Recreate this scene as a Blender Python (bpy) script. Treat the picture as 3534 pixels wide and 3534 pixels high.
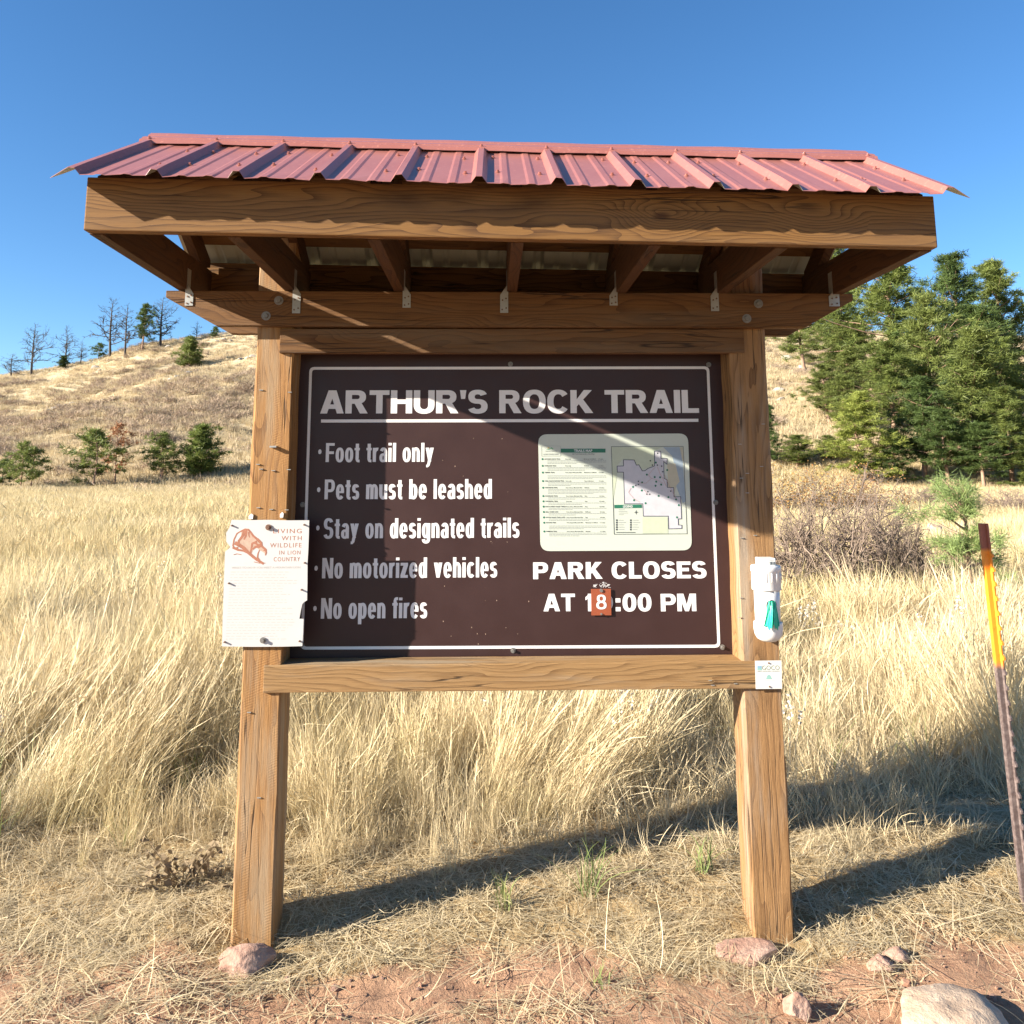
import bpy, bmesh, math, random
import numpy as np
from mathutils import Vector, Matrix, Euler

random.seed(7); rng = np.random.default_rng(7)
R = math.radians
for o in list(bpy.data.objects): bpy.data.objects.remove(o)
S = bpy.context.scene
COL = S.collection

# ------------------------------------------------------------ camera, sky, sun, exposure
F_PX, PPX, PPY, W_PX = 3000.0, 1767.0, 1167.0, 3534.0
YAW, PITCH, ROLL = 0.0233, 0.1564, -0.0034
CAM = np.array([0.8844, -3.2431, 1.501])
def cam_axes():
    cy, sy, cp, sp, cr, sr = math.cos(YAW), math.sin(YAW), math.cos(PITCH), math.sin(PITCH), math.cos(ROLL), math.sin(ROLL)
    r = np.array([cy, -sy, 0.]); fw = np.array([sy, cy, 0.]); up = np.array([0, 0, 1.])
    f2 = fw*cp + up*sp; u2 = up*cp - fw*sp
    return r*cr + u2*sr, u2*cr - r*sr, f2
CR, CU, CF = cam_axes()
cd = bpy.data.cameras.new("camera"); cam = bpy.data.objects.new("camera", cd); COL.objects.link(cam)
cd.sensor_width = 36; cd.lens = F_PX/W_PX*36; cd.shift_y = (PPY-W_PX/2)/W_PX; cd.clip_end = 2000; cd.clip_start = .05
M = Matrix(((CR[0], CU[0], -CF[0], CAM[0]), (CR[1], CU[1], -CF[1], CAM[1]), (CR[2], CU[2], -CF[2], CAM[2]), (0, 0, 0, 1)))
cam.matrix_world = M; S.camera = cam

SUN_TO = Vector((-2.74, -1.0, 1.17)).normalized()
SUN_EL = math.asin(SUN_TO.z); SUN_ROT = math.atan2(SUN_TO.x, SUN_TO.y)
w = bpy.data.worlds.new("World"); S.world = w; w.use_nodes = True
nt = w.node_tree; bg = nt.nodes["Background"]
sky = nt.nodes.new("ShaderNodeTexSky"); sky.sky_type = 'NISHITA'; sky.sun_disc = False
sky.sun_elevation = SUN_EL; sky.sun_rotation = SUN_ROT % (2*math.pi)
sky.altitude = 1700; sky.air_density = 1.0; sky.dust_density = 0.3; sky.ozone_density = 3.0
hs = nt.nodes.new("ShaderNodeHueSaturation"); hs.inputs["Saturation"].default_value = 1.18; hs.inputs["Value"].default_value = 1.26
nt.links.new(sky.outputs[0], hs.inputs["Color"]); nt.links.new(hs.outputs[0], bg.inputs[0]); bg.inputs[1].default_value = 0.05
sl = bpy.data.lights.new("sun", 'SUN'); sl.energy = 5.0; sl.angle = R(.5); sl.color = (1.0, .91, .78)
so = bpy.data.objects.new("sun", sl); COL.objects.link(so)
so.rotation_euler = SUN_TO.to_track_quat('Z', 'Y').to_euler(); so.location = (-20, -8, 20)
S.view_settings.view_transform = 'Standard'; S.view_settings.look = 'None'
S.view_settings.exposure = 1.84; S.view_settings.gamma = 1
S.render.engine = 'CYCLES'; S.cycles.max_bounces = 5; S.cycles.diffuse_bounces = 3; S.cycles.transparent_max_bounces = 6
S.cycles.use_denoising = True

# ------------------------------------------------------------ helpers
def ray(u, v):                      # photo pixel -> direction
    return CF*F_PX + CR*(u-PPX) - CU*(v-PPY)
def on_y(u, v, Y):
    d = ray(u, v); t = (Y-CAM[1])/d[1]; return CAM + d*t
K = 3534/1932.0
def on_yk(u, v, Y): return on_y(u*K, v*K, Y)

def link(o, parent=None):
    COL.objects.link(o)
    if parent is not None:
        o.parent = parent; o.matrix_parent_inverse = parent.matrix_world.inverted()
    return o
def mesh_obj(name, verts, faces, mat=None, parent=None, smooth=False, mats=None, mi=None):
    me = bpy.data.meshes.new(name)
    me.from_pydata([tuple(map(float, v)) for v in verts], [], [tuple(map(int, f)) for f in faces])
    for m in (mats or ([mat] if mat else [])): me.materials.append(m)
    if mi is not None: me.polygons.foreach_set("material_index", np.asarray(mi, dtype=np.int32))
    if smooth: me.polygons.foreach_set("use_smooth", [True]*len(me.polygons))
    me.update()
    return link(bpy.data.objects.new(name, me), parent)
def np_mesh(name, V, Fc, mat=None, smooth=False):          # fast: V (n,3), Fc (m,k) one face size
    me = bpy.data.meshes.new(name); V = np.asarray(V, np.float32); Fc = np.asarray(Fc, np.int32)
    k = Fc.shape[1]; m = len(Fc)
    me.vertices.add(len(V)); me.vertices.foreach_set("co", V.ravel())
    me.loops.add(m*k); me.loops.foreach_set("vertex_index", Fc.ravel())
    me.polygons.add(m); me.polygons.foreach_set("loop_start", np.arange(0, m*k, k, dtype=np.int32))
    try: me.polygons.foreach_set("loop_total", np.full(m, k, np.int32))
    except Exception: pass
    if smooth: me.polygons.foreach_set("use_smooth", np.ones(m, dtype=bool))
    if mat: me.materials.append(mat)
    me.update(calc_edges=True); me.validate()
    return me
def tag(o, label=None, cat=None, group=None, kind=None):
    for k_, v_ in (("label", label), ("category", cat), ("group", group), ("kind", kind)):
        if v_: o[k_] = v_
    return o
def empty(name, loc, label=None, cat=None, group=None):
    o = bpy.data.objects.new(name, None); COL.objects.link(o); o.location = loc; o.empty_display_size = .1
    o.matrix_world = Matrix.Translation(Vector(loc))
    return tag(o, label, cat, group)

class MB:                              # collects shapes for ONE mesh object
    def __init__(s): s.v = []; s.f = []
    def add(s, v, f):
        b = len(s.v); s.v += [tuple(p) for p in v]; s.f += [tuple(i+b for i in q) for q in f]; return s
    def box(s, x0, x1, y0, y1, z0, z1, bev=0.0):
        bm = bmesh.new(); bmesh.ops.create_cube(bm, size=1)
        for q in bm.verts: q.co = Vector(((x0+x1)/2+q.co.x*(x1-x0), (y0+y1)/2+q.co.y*(y1-y0), (z0+z1)/2+q.co.z*(z1-z0)))
        if bev: bmesh.ops.bevel(bm, geom=bm.edges[:], offset=bev, segments=2, affect='EDGES', profile=.6)
        return s.bm(bm)
    def bm(s, bm):
        bm.verts.ensure_lookup_table(); bm.verts.index_update()
        s.add([q.co.copy() for q in bm.verts], [[q.index for q in f.verts] for f in bm.faces]); bm.free(); return s
    def prism(s, poly, axis, a0, a1, bev=0.0):     # poly in the two other axes (x,z for 'y'; y,z for 'x'; x,y for 'z')
        bm = bmesh.new()
        def P(p, a): return {'y': (p[0], a, p[1]), 'x': (a, p[0], p[1]), 'z': (p[0], p[1], a)}[axis]
        A = [bm.verts.new(P(p, a0)) for p in poly]; B = [bm.verts.new(P(p, a1)) for p in poly]
        n = len(poly); bm.faces.new(A); bm.faces.new(B[::-1])
        for i in range(n): bm.faces.new((A[i], B[i], B[(i+1) % n], A[(i+1) % n]))
        bmesh.ops.recalc_face_normals(bm, faces=bm.faces[:])
        if bev: bmesh.ops.bevel(bm, geom=bm.edges[:], offset=bev, segments=2, affect='EDGES', profile=.6)
        return s.bm(bm)
    def cyl(s, p0, p1, r0, r1=None, n=12, cap=True):
        r1 = r0 if r1 is None else r1
        p0, p1 = Vector(p0), Vector(p1); d = (p1-p0).normalized(); a = d.orthogonal().normalized(); b = d.cross(a)
        v = [p0+(a*math.cos(t)+b*math.sin(t))*r0 for t in [2*math.pi*i/n for i in range(n)]]
        v += [p1+(a*math.cos(t)+b*math.sin(t))*r1 for t in [2*math.pi*i/n for i in range(n)]]
        f = [(i, (i+1) % n, n+(i+1) % n, n+i) for i in range(n)]
        if cap: f += [tuple(range(n))[::-1], tuple(range(n, 2*n))]
        return s.add(v, f)
    def lathe(s, prof, c, n=32):                    # prof (r,z) bottom to top, axis z through c
        v = []; f = []
        for (r, z) in prof:
            for i in range(n):
                t = 2*math.pi*i/n; v.append((c[0]+r*math.cos(t), c[1]+r*math.sin(t), z))
        for j in range(len(prof)-1):
            for i in range(n): f.append((j*n+i, j*n+(i+1) % n, (j+1)*n+(i+1) % n, (j+1)*n+i))
        f.append(tuple(range(n))[::-1]); f.append(tuple(range((len(prof)-1)*n, len(prof)*n)))
        return s.add(v, f)
    def split(s, name, mat, parent=None, smooth=False):      # one object per connected shape
        n = len(s.v); par = list(range(n))
        def find(a):
            while par[a] != a: par[a] = par[par[a]]; a = par[a]
            return a
        for f in s.f:
            r0 = find(f[0])
            for i in f[1:]: par[find(i)] = r0
        g = {}
        for f in s.f: g.setdefault(find(f[0]), []).append(f)
        out = []
        for fs in g.values():
            ids = sorted({i for f in fs for i in f}); m_ = {i: k for k, i in enumerate(ids)}
            out.append(mesh_obj(name, [s.v[i] for i in ids], [[m_[i] for i in f] for f in fs], mat, parent, smooth))
        return out
    def warp(s, fn): s.v = [fn(*p) for p in s.v]; return s
    def build(s, name, mat, parent=None, smooth=False): return mesh_obj(name, s.v, s.f, mat, parent, smooth)

# value noise
def _h(ix, iy, seed):
    n = (ix.astype(np.int64)*374761393 + iy.astype(np.int64)*668265263 + seed*1442695041) & 0x7fffffff
    n = ((n ^ (n >> 13))*1274126177) & 0x7fffffff
    return ((n ^ (n >> 16)) & 0xffff)/65535.0
def vnoise(x, y, seed=0):
    x = np.asarray(x, float); y = np.asarray(y, float)
    ix = np.floor(x); iy = np.floor(y); fx = x-ix; fy = y-iy
    fx = fx*fx*(3-2*fx); fy = fy*fy*(3-2*fy); ix = ix.astype(np.int64); iy = iy.astype(np.int64)
    a = _h(ix, iy, seed); b = _h(ix+1, iy, seed); c = _h(ix, iy+1, seed); d = _h(ix+1, iy+1, seed)
    return (a*(1-fx)+b*fx)*(1-fy)+(c*(1-fx)+d*fx)*fy
def fbm(x, y, seed=0, oct=4):
    s = 0; a = .5
    for i in range(oct): s = s+a*(vnoise(np.asarray(x)*2**i, np.asarray(y)*2**i, seed+i*17)-.5); a *= .5
    return s                                        # about -.5 .. .5
def sstep(a, b, x): t = np.clip((x-a)/(b-a), 0, 1); return t*t*(3-2*t)

# ------------------------------------------------------------ materials
def newmat(name):
    m = bpy.data.materials.new(name); m.use_nodes = True; t = m.node_tree
    return m, t, t.nodes["Principled BSDF"]
def N(t, kind, **kw):
    n = t.nodes.new(kind)
    for k_, v_ in kw.items():
        if k_ in n.inputs.keys() if isinstance(k_, str) else False: n.inputs[k_].default_value = v_
        else: setattr(n, k_, v_)
    return n
def mth(t, op, a, b=None, c=None, clamp=False):
    n = t.nodes.new("ShaderNodeMath"); n.operation = op; n.use_clamp = clamp
    for i, q in enumerate((a, b, c)):
        if q is None: continue
        if isinstance(q, (int, float)): n.inputs[i].default_value = q
        else: t.links.new(q, n.inputs[i])
    return n.outputs[0]
def mixc(t, fac, a, b, blend='MIX'):
    n = t.nodes.new("ShaderNodeMix"); n.data_type = 'RGBA'; n.blend_type = blend
    for s_, q in ((0, fac), (6, a), (7, b)):
        if isinstance(q, (int, float)): n.inputs[s_].default_value = q
        elif isinstance(q, tuple): n.inputs[s_].default_value = (*q, 1) if len(q) == 3 else q
        else: t.links.new(q, n.inputs[s_])
    return n.outputs[2]
def comb(t, x, y, z):
    n = t.nodes.new("ShaderNodeCombineXYZ")
    for i, q in enumerate((x, y, z)):
        if isinstance(q, (int, float)): n.inputs[i].default_value = q
        else: t.links.new(q, n.inputs[i])
    return n.outputs[0]
def noise(t, vec, scale=1, detail=3, rough=.55, out=0):
    n = t.nodes.new("ShaderNodeTexNoise"); n.inputs["Scale"].default_value = scale; n.inputs["Detail"].default_value = detail
    n.inputs["Roughness"].default_value = rough
    if vec is not None: t.links.new(vec, n.inputs["Vector"])
    return n.outputs[out]
def maprange(t, v, a, b, c=0.0, d=1.0, smooth=True):
    n = t.nodes.new("ShaderNodeMapRange"); n.interpolation_type = 'SMOOTHSTEP' if smooth else 'LINEAR'
    t.links.new(v, n.inputs[0])
    for i, q in enumerate((a, b, c, d)): n.inputs[i+1].default_value = q
    return n.outputs[0]
def bump(t, bsdf, h, strength=.5, dist=.01):
    n = t.nodes.new("ShaderNodeBump"); n.inputs["Strength"].default_value = strength; n.inputs["Distance"].default_value = dist
    t.links.new(h, n.inputs["Height"]); t.links.new(n.outputs[0], bsdf.inputs["Normal"])
def ocoord(t):
    n = t.nodes.new("ShaderNodeTexCoord"); return n.outputs["Object"]
def orand(t): return t.nodes.new("ShaderNodeObjectInfo").outputs["Random"]

def flat(name, col, rough=.6, metal=0.0, var=.12, vs=40, bmp=0.0):
    m, t, b = newmat(name)
    n = noise(t, ocoord(t), vs, 4)
    c = mixc(t, n, tuple(q*(1-var) for q in col), tuple(min(1, q*(1+var)) for q in col))
    t.links.new(c, b.inputs["Base Color"]); b.inputs["Roughness"].default_value = rough; b.inputs["Metallic"].default_value = metal
    if bmp: bump(t, b, n, bmp, .004)
    return m

def wood(name, axis, light, dark, grey=(.33, .25, .17), greyness=.25, saw=0.0, ring=1.0, rough_cut=.5, blotch=1.0):
    m, t, b = newmat(name)
    sp = t.nodes.new("ShaderNodeSeparateXYZ"); t.links.new(ocoord(t), sp.inputs[0]); rnd = orand(t)
    ax = {'x': 0, 'y': 1, 'z': 2}[axis]; oth = [i for i in range(3) if i != ax]
    off = mth(t, 'MULTIPLY', rnd, 37.0)
    a = mth(t, 'ADD', sp.outputs[ax], off); bb = mth(t, 'ADD', sp.outputs[oth[0]], mth(t, 'MULTIPLY', rnd, 11.3)); cc = sp.outputs[oth[1]]
    def sc(x, y, z=None): z = y if z is None else z; return comb(t, mth(t, 'MULTIPLY', a, x), mth(t, 'MULTIPLY', bb, y), mth(t, 'MULTIPLY', cc, z))
    n1 = noise(t, sc(1.3, 7), 1, 2)
    n2 = noise(t, sc(5, 30), 1, 2)
    vo = t.nodes.new("ShaderNodeTexVoronoi"); vo.inputs["Scale"].default_value = 1; vo.feature = 'F1'; t.links.new(sc(2.2, 4.6), vo.inputs["Vector"])
    vs = t.nodes.new("ShaderNodeSeparateColor"); t.links.new(vo.outputs["Color"], vs.inputs[0])
    sel = mth(t, 'GREATER_THAN', vs.outputs[0], .62)
    kd = vo.outputs["Distance"]
    kn = mth(t, 'MULTIPLY', maprange(t, kd, .42, .0), sel)          # bulge of rings round a knot
    core = mth(t, 'MULTIPLY', maprange(t, kd, .10, .055, 0, .7), sel)
    r = mth(t, 'ADD', mth(t, 'MULTIPLY', bb, 26*ring), mth(t, 'MULTIPLY', cc, 34*ring))
    r = mth(t, 'ADD', r, mth(t, 'MULTIPLY', n1, 8.5*ring)); r = mth(t, 'ADD', r, mth(t, 'MULTIPLY', kn, 5.5)); r = mth(t, 'ADD', r, mth(t, 'MULTIPLY', n2, .5))
    fr = mth(t, 'FRACT', r)
    late = mth(t, 'POWER', fr, 2.6)
    fine = noise(t, sc(9, 330), 1, 3, .7)
    fine2 = noise(t, sc(22, 900), 1, 2, .6)
    f = mth(t, 'ADD', mth(t, 'MULTIPLY', late, .72), mth(t, 'MULTIPLY', mth(t, 'SUBTRACT', fine, .5), 1.25), clamp=True)
    col = mixc(t, f, light, dark)
    bl = noise(t, sc(1.1, 5), 1, 4, .6)
    col = mixc(t, mth(t, 'MULTIPLY', maprange(t, bl, .52, .75), .55*blotch), col, tuple(q*.45 for q in dark))
    gm = noise(t, sc(.9, 9, 9), 1, 5, .65)
    gfac = mth(t, 'MULTIPLY', maprange(t, gm, .45, .7), min(1, greyness*2.2))
    col = mixc(t, gfac, col, mixc(t, fine, tuple(q*.7 for q in grey), tuple(q*1.25 for q in grey)))
    col = mixc(t, core, col, (dark[0]*.75, dark[1]*.6, dark[2]*.5))
    cr = noise(t, sc(1.0, 34), 1, 2, .5)
    crk = maprange(t, mth(t, 'ABSOLUTE', mth(t, 'SUBTRACT', cr, .5)), .0, .02, 1, 0)
    crk = mth(t, 'MULTIPLY', crk, maprange(t, noise(t, sc(1.4, 5), 1, 1), .50, .58))
    col = mixc(t, mth(t, 'MULTIPLY', crk, .85), col, (.025, .015, .01))
    h = mth(t, 'ADD', mth(t, 'MULTIPLY', fine, .55*rough_cut), mth(t, 'MULTIPLY', late, .25))
    h = mth(t, 'ADD', h, mth(t, 'MULTIPLY', fine2, .25*rough_cut))
    h = mth(t, 'SUBTRACT', h, mth(t, 'MULTIPLY', crk, 1.3))
    if saw:
        ph = mth(t, 'ADD', mth(t, 'MULTIPLY', a, 2*math.pi*112), mth(t, 'MULTIPLY', bb, -2*math.pi*42))
        ph = mth(t, 'ADD', ph, mth(t, 'MULTIPLY', noise(t, sc(5, 4), 1, 3), 7))
        sw = mth(t, 'POWER', mth(t, 'MULTIPLY', mth(t, 'ADD', mth(t, 'SINE', ph), 1), .5), 3)
        sw = mth(t, 'MULTIPLY', sw, maprange(t, noise(t, sc(4, 14), 1, 4), .46, .68))
        h = mth(t, 'ADD', h, mth(t, 'MULTIPLY', sw, .28*saw))
        col = mixc(t, mth(t, 'MULTIPLY', sw, .16*saw), col, tuple(min(1, q*1.6) for q in light))
    t.links.new(col, b.inputs["Base Color"]); b.inputs["Roughness"].default_value = .72
    b.inputs["Specular IOR Level"].default_value = .25
    bump(t, b, h, .55, .004)
    return m

OAKL, OAKD = (.46, .235, .075), (.175, .068, .02)
M_post = wood("post_wood", 'z', (.295, .152, .052), (.105, .043, .014), grey=(.29, .215, .135), greyness=.4, saw=.9, ring=1.1, rough_cut=1.2)
M_postr = wood("weathered_post_wood", 'z', (.27, .150, .062), (.095, .045, .018), grey=(.28, .22, .16), greyness=.7, saw=.35, ring=1.1, rough_cut=1.8)
M_fas = wood("fascia_wood", 'x', (.190, .095, .029), (.047, .019, .008), grey=(.152, .106, .068), greyness=.1, ring=1.6, rough_cut=.6, blotch=1.6)
M_beam = wood("beam_wood", 'x', (.144, .070, .024), (.057, .024, .009), grey=(.152, .114, .076), greyness=.2, ring=1.5, rough_cut=1.5, saw=.2)
M_rail = wood("rail_wood", 'x', (0.274, 0.163, 0.068), (0.114, 0.057, 0.021), grey=(0.274, 0.213, 0.144), greyness=.45, ring=1.4, rough_cut=1.2)
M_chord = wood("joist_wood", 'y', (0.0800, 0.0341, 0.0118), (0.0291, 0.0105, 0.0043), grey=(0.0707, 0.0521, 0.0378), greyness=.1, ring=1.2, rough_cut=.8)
M_galv = flat("galvanised_steel", (.34, .34, .32), .5, .55, .2, 60)
M_zinc = flat("zinc_bolt", (.20, .19, .175), .5, .5, .25, 120)
M_rustbolt = flat("rusty_bolt", (.16, .09, .06), .7, .3, .4, 150)
M_black = flat("black_scuff", (.02, .02, .02), .6)
M_white = flat("white_vinyl", (.66, .65, .64), .5, 0, .06, 30)
def panel_mat():
    m, t, b = newmat("brown_sign_paint"); n = noise(t, ocoord(t), 7, 5, .65); n2 = noise(t, ocoord(t), 160, 2)
    c = mixc(t, n, (.030, .0140, .0130), (.043, .0195, .0175))
    c = mixc(t, maprange(t, n2, .76, .8), c, (.2, .13, .1))
    t.links.new(c, b.inputs["Base Color"]); t.links.new(maprange(t, n, .3, .7, .38, .5), b.inputs["Roughness"]); b.inputs["Specular IOR Level"].default_value = .3
    bump(t, b, n2, .06, .002); return m
M_panel = panel_mat()
def roof_mat():
    m, t, b = newmat("red_roof_paint"); oc = ocoord(t)
    n = noise(t, oc, 4, 5, .6); n2 = noise(t, oc, 70, 3, .6)
    c = mixc(t, n, (.255, .086, .068), (.315, .130, .108)); c = mixc(t, maprange(t, n2, .55, .75), c, (.38, .155, .12))
    t.links.new(c, b.inputs["Base Color"]); b.inputs["Roughness"].default_value = .3; b.inputs["Specular IOR Level"].default_value = .55
    bump(t, b, n2, .12, .002); return m
M_roof = roof_mat()
M_under = flat("roof_underside", (.36, .37, .31), .5, .15, .15, 6)

def ground_mat():
    m, t, b = newmat("ground_soil")
    g = t.nodes.new("ShaderNodeNewGeometry").outputs["Position"]
    at = t.nodes.new("ShaderNodeAttribute"); at.attribute_name = "dirt"; dm = at.outputs["Fac"]
    hl = t.nodes.new("ShaderNodeAttribute"); hl.attribute_name = "hill"; hm = hl.outputs["Fac"]
    n1 = noise(t, g, 3.5, 6, .6); n2 = noise(t, g, 28, 5, .65); n3 = noise(t, g, 140, 4, .7); n4 = noise(t, g, 420, 2, .6)
    dirt = mixc(t, n1, (.305, .172, .102), (.40, .25, .162))
    dirt = mixc(t, maprange(t, n2, .5, .72), dirt, (.26, .14, .088))
    dirt = mixc(t, maprange(t, n3, .62, .74), dirt, (.48, .32, .225))
    dirt = mixc(t, maprange(t, n3, .36, .26), dirt, (.22, .115, .075))
    straw = mixc(t, n2, (.22, .145, .07), (.36, .26, .135)); straw = mixc(t, maprange(t, n3, .5, .7), straw, (.5, .4, .23))
    near = mixc(t, dm, straw, dirt)
    h1 = noise(t, g, .11, 6, .62); h2 = noise(t, g, .55, 6, .65); h3 = noise(t, g, 3.0, 4, .7)
    hill = mixc(t, h3, (.40, .32, .19), (.60, .50, .33))
    hill = mixc(t, maprange(t, h2, .40, .58), (.46, .375, .235), hill)
    hill = mixc(t, mth(t, 'MULTIPLY', maprange(t, h1, .5, .66), .6), hill, mixc(t, h3, (.30, .22, .145), (.44, .34, .23)))
    hill = mixc(t, maprange(t, h2, .66, .76), hill, (.33, .25, .165))
    c = mixc(t, hm, near, hill)
    t.links.new(c, b.inputs["Base Color"]); b.inputs["Roughness"].default_value = .95; b.inputs["Specular IOR Level"].default_value = .1
    hh = mth(t, 'ADD', mth(t, 'MULTIPLY', n2, .9), mth(t, 'ADD', mth(t, 'MULTIPLY', n3, .45), mth(t, 'MULTIPLY', n4, .2)))
    bump(t, b, hh, .8, .018); return m
M_ground = ground_mat()

def leafy(name, c1, c2, trans=.35, rough=.6, vscale=9, tint=None, tuft=False):
    m, t, b = newmat(name); r = orand(t)
    n = noise(t, ocoord(t), vscale, 3)
    c = mixc(t, maprange(t, n, .3, .7), c1, c2)
    if tint: c = mixc(t, mth(t, 'MULTIPLY', r, tint[1]), c, tint[0])
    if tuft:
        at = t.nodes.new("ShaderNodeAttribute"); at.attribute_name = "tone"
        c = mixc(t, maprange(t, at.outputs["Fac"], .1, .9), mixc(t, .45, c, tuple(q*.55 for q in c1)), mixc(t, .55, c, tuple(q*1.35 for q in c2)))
    t.links.new(c, b.inputs["Base Color"]); b.inputs["Roughness"].default_value = rough; b.inputs["Specular IOR Level"].default_value = .25
    tr = t.nodes.new("ShaderNodeBsdfTranslucent"); t.links.new(c, tr.inputs[0])
    mx = t.nodes.new("ShaderNodeMixShader"); mx.inputs[0].default_value = trans
    t.links.new(b.outputs[0], mx.inputs[1]); t.links.new(tr.outputs[0], mx.inputs[2])
    t.links.new(mx.outputs[0], t.nodes["Material Output"].inputs[0]); return m
def grass_mat(name, c1, c2, c3, trans=.3, patch=None):
    m, t, b = newmat(name); r = orand(t)
    at = t.nodes.new("ShaderNodeAttribute"); at.attribute_name = "tone"
    c = mixc(t, at.outputs["Fac"], c1, c2); c = mixc(t, mth(t, 'MULTIPLY', r, .55), c, c3)
    if patch:
        lo = t.nodes.new("ShaderNodeObjectInfo").outputs["Location"]
        p1 = noise(t, lo, 1.1, 3, .6); c = mixc(t, mth(t, 'MULTIPLY', maprange(t, p1, .5, .68), .65), c, patch[0])
        p2 = noise(t, lo, .45, 4, .6); c = mixc(t, mth(t, 'MULTIPLY', maprange(t, p2, .52, .66), .6), c, patch[1])
    t.links.new(c, b.inputs["Base Color"]); b.inputs["Roughness"].default_value = .55; b.inputs["Specular IOR Level"].default_value = .3
    tr = t.nodes.new("ShaderNodeBsdfTranslucent"); t.links.new(c, tr.inputs[0])
    mx = t.nodes.new("ShaderNodeMixShader"); mx.inputs[0].default_value = trans
    t.links.new(b.outputs[0], mx.inputs[1]); t.links.new(tr.outputs[0], mx.inputs[2])
    t.links.new(mx.outputs[0], t.nodes["Material Output"].inputs[0]); return m
M_grass = grass_mat("dry_grass", (.44, .33, .155), (.76, .65, .43), (.64, .53, .325), .3, ((.43, .365, .16), (.78, .69, .50)))
M_mgrass = grass_mat("meadow_grass_blades", (.40, .295, .13), (.68, .56, .33), (.57, .46, .25), .3, ((.42, .36, .15), (.72, .63, .43)))
M_straw = grass_mat("trampled_straw", (.43, .335, .185), (.70, .595, .41), (.55, .45, .27), .2)
M_green = grass_mat("green_blades", (.10, .15, .05), (.22, .27, .09), (.34, .32, .13))
M_hgrass = grass_mat("hill_grass", (.42, .33, .19), (.58, .485, .315), (.46, .365, .22))
M_aster = flat("pale_seed_fluff", (.46, .42, .36), .9)
M_needle = leafy("pine_needles", (.08, .115, .028), (.175, .21, .055), .35, .5, 6, ((.20, .205, .075), .5), True)
M_needleY = leafy("yellow_green_needles", (.17, .21, .045), (.30, .33, .08), .4, .5, 6, None, True)
M_needleS = leafy("sapling_needles", (.14, .21, .07), (.28, .35, .13), .4, .5, 8, None, True)
M_needleR = leafy("dead_red_needles", (.24, .10, .04), (.36, .17, .08), .3, .6, 6)
M_bark = flat("pine_bark", (.27, .17, .115), .9, 0, .45, 14, .6)
M_deadbark = flat("burnt_bark", (.062, .053, .048), .9, 0, .6, 3, .4)
M_twig = leafy("shrub_twigs", (.13, .10, .078), (.25, .20, .155), .05, .8, 5, ((.27, .195, .15), .6))
M_scrub = leafy("hill_scrub_twigs", (.25, .19, .14), (.40, .31, .22), .1, .85, .5, ((.42, .31, .22), .7))
M_autumn = leafy("autumn_leaves", (.36, .17, .06), (.44, .31, .10), .35, .55, 14, ((.34, .13, .07), .5))
def rock_mat(name, c1, c2):
    m, t, b = newmat(name); oc = ocoord(t); n = noise(t, oc, 9, 7, .65); n2 = noise(t, oc, 60, 4, .7)
    c = mixc(t, maprange(t, n, .35, .65), c1, c2); c = mixc(t, maprange(t, n2, .6, .75), c, tuple(q*.6 for q in c1))
    t.links.new(c, b.inputs["Base Color"]); b.inputs["Roughness"].default_value = .9
    bump(t, b, mth(t, 'ADD', n, mth(t, 'MULTIPLY', n2, .4)), .7, .02); return m
M_rock = rock_mat("red_sandstone", (.27, .15, .105), (.38, .25, .19))
M_boulder = rock_mat("tan_sandstone", (.33, .235, .165), (.46, .36, .27))
M_grey = rock_mat("grey_outcrop", (.25, .22, .19), (.40, .36, .31))

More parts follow.
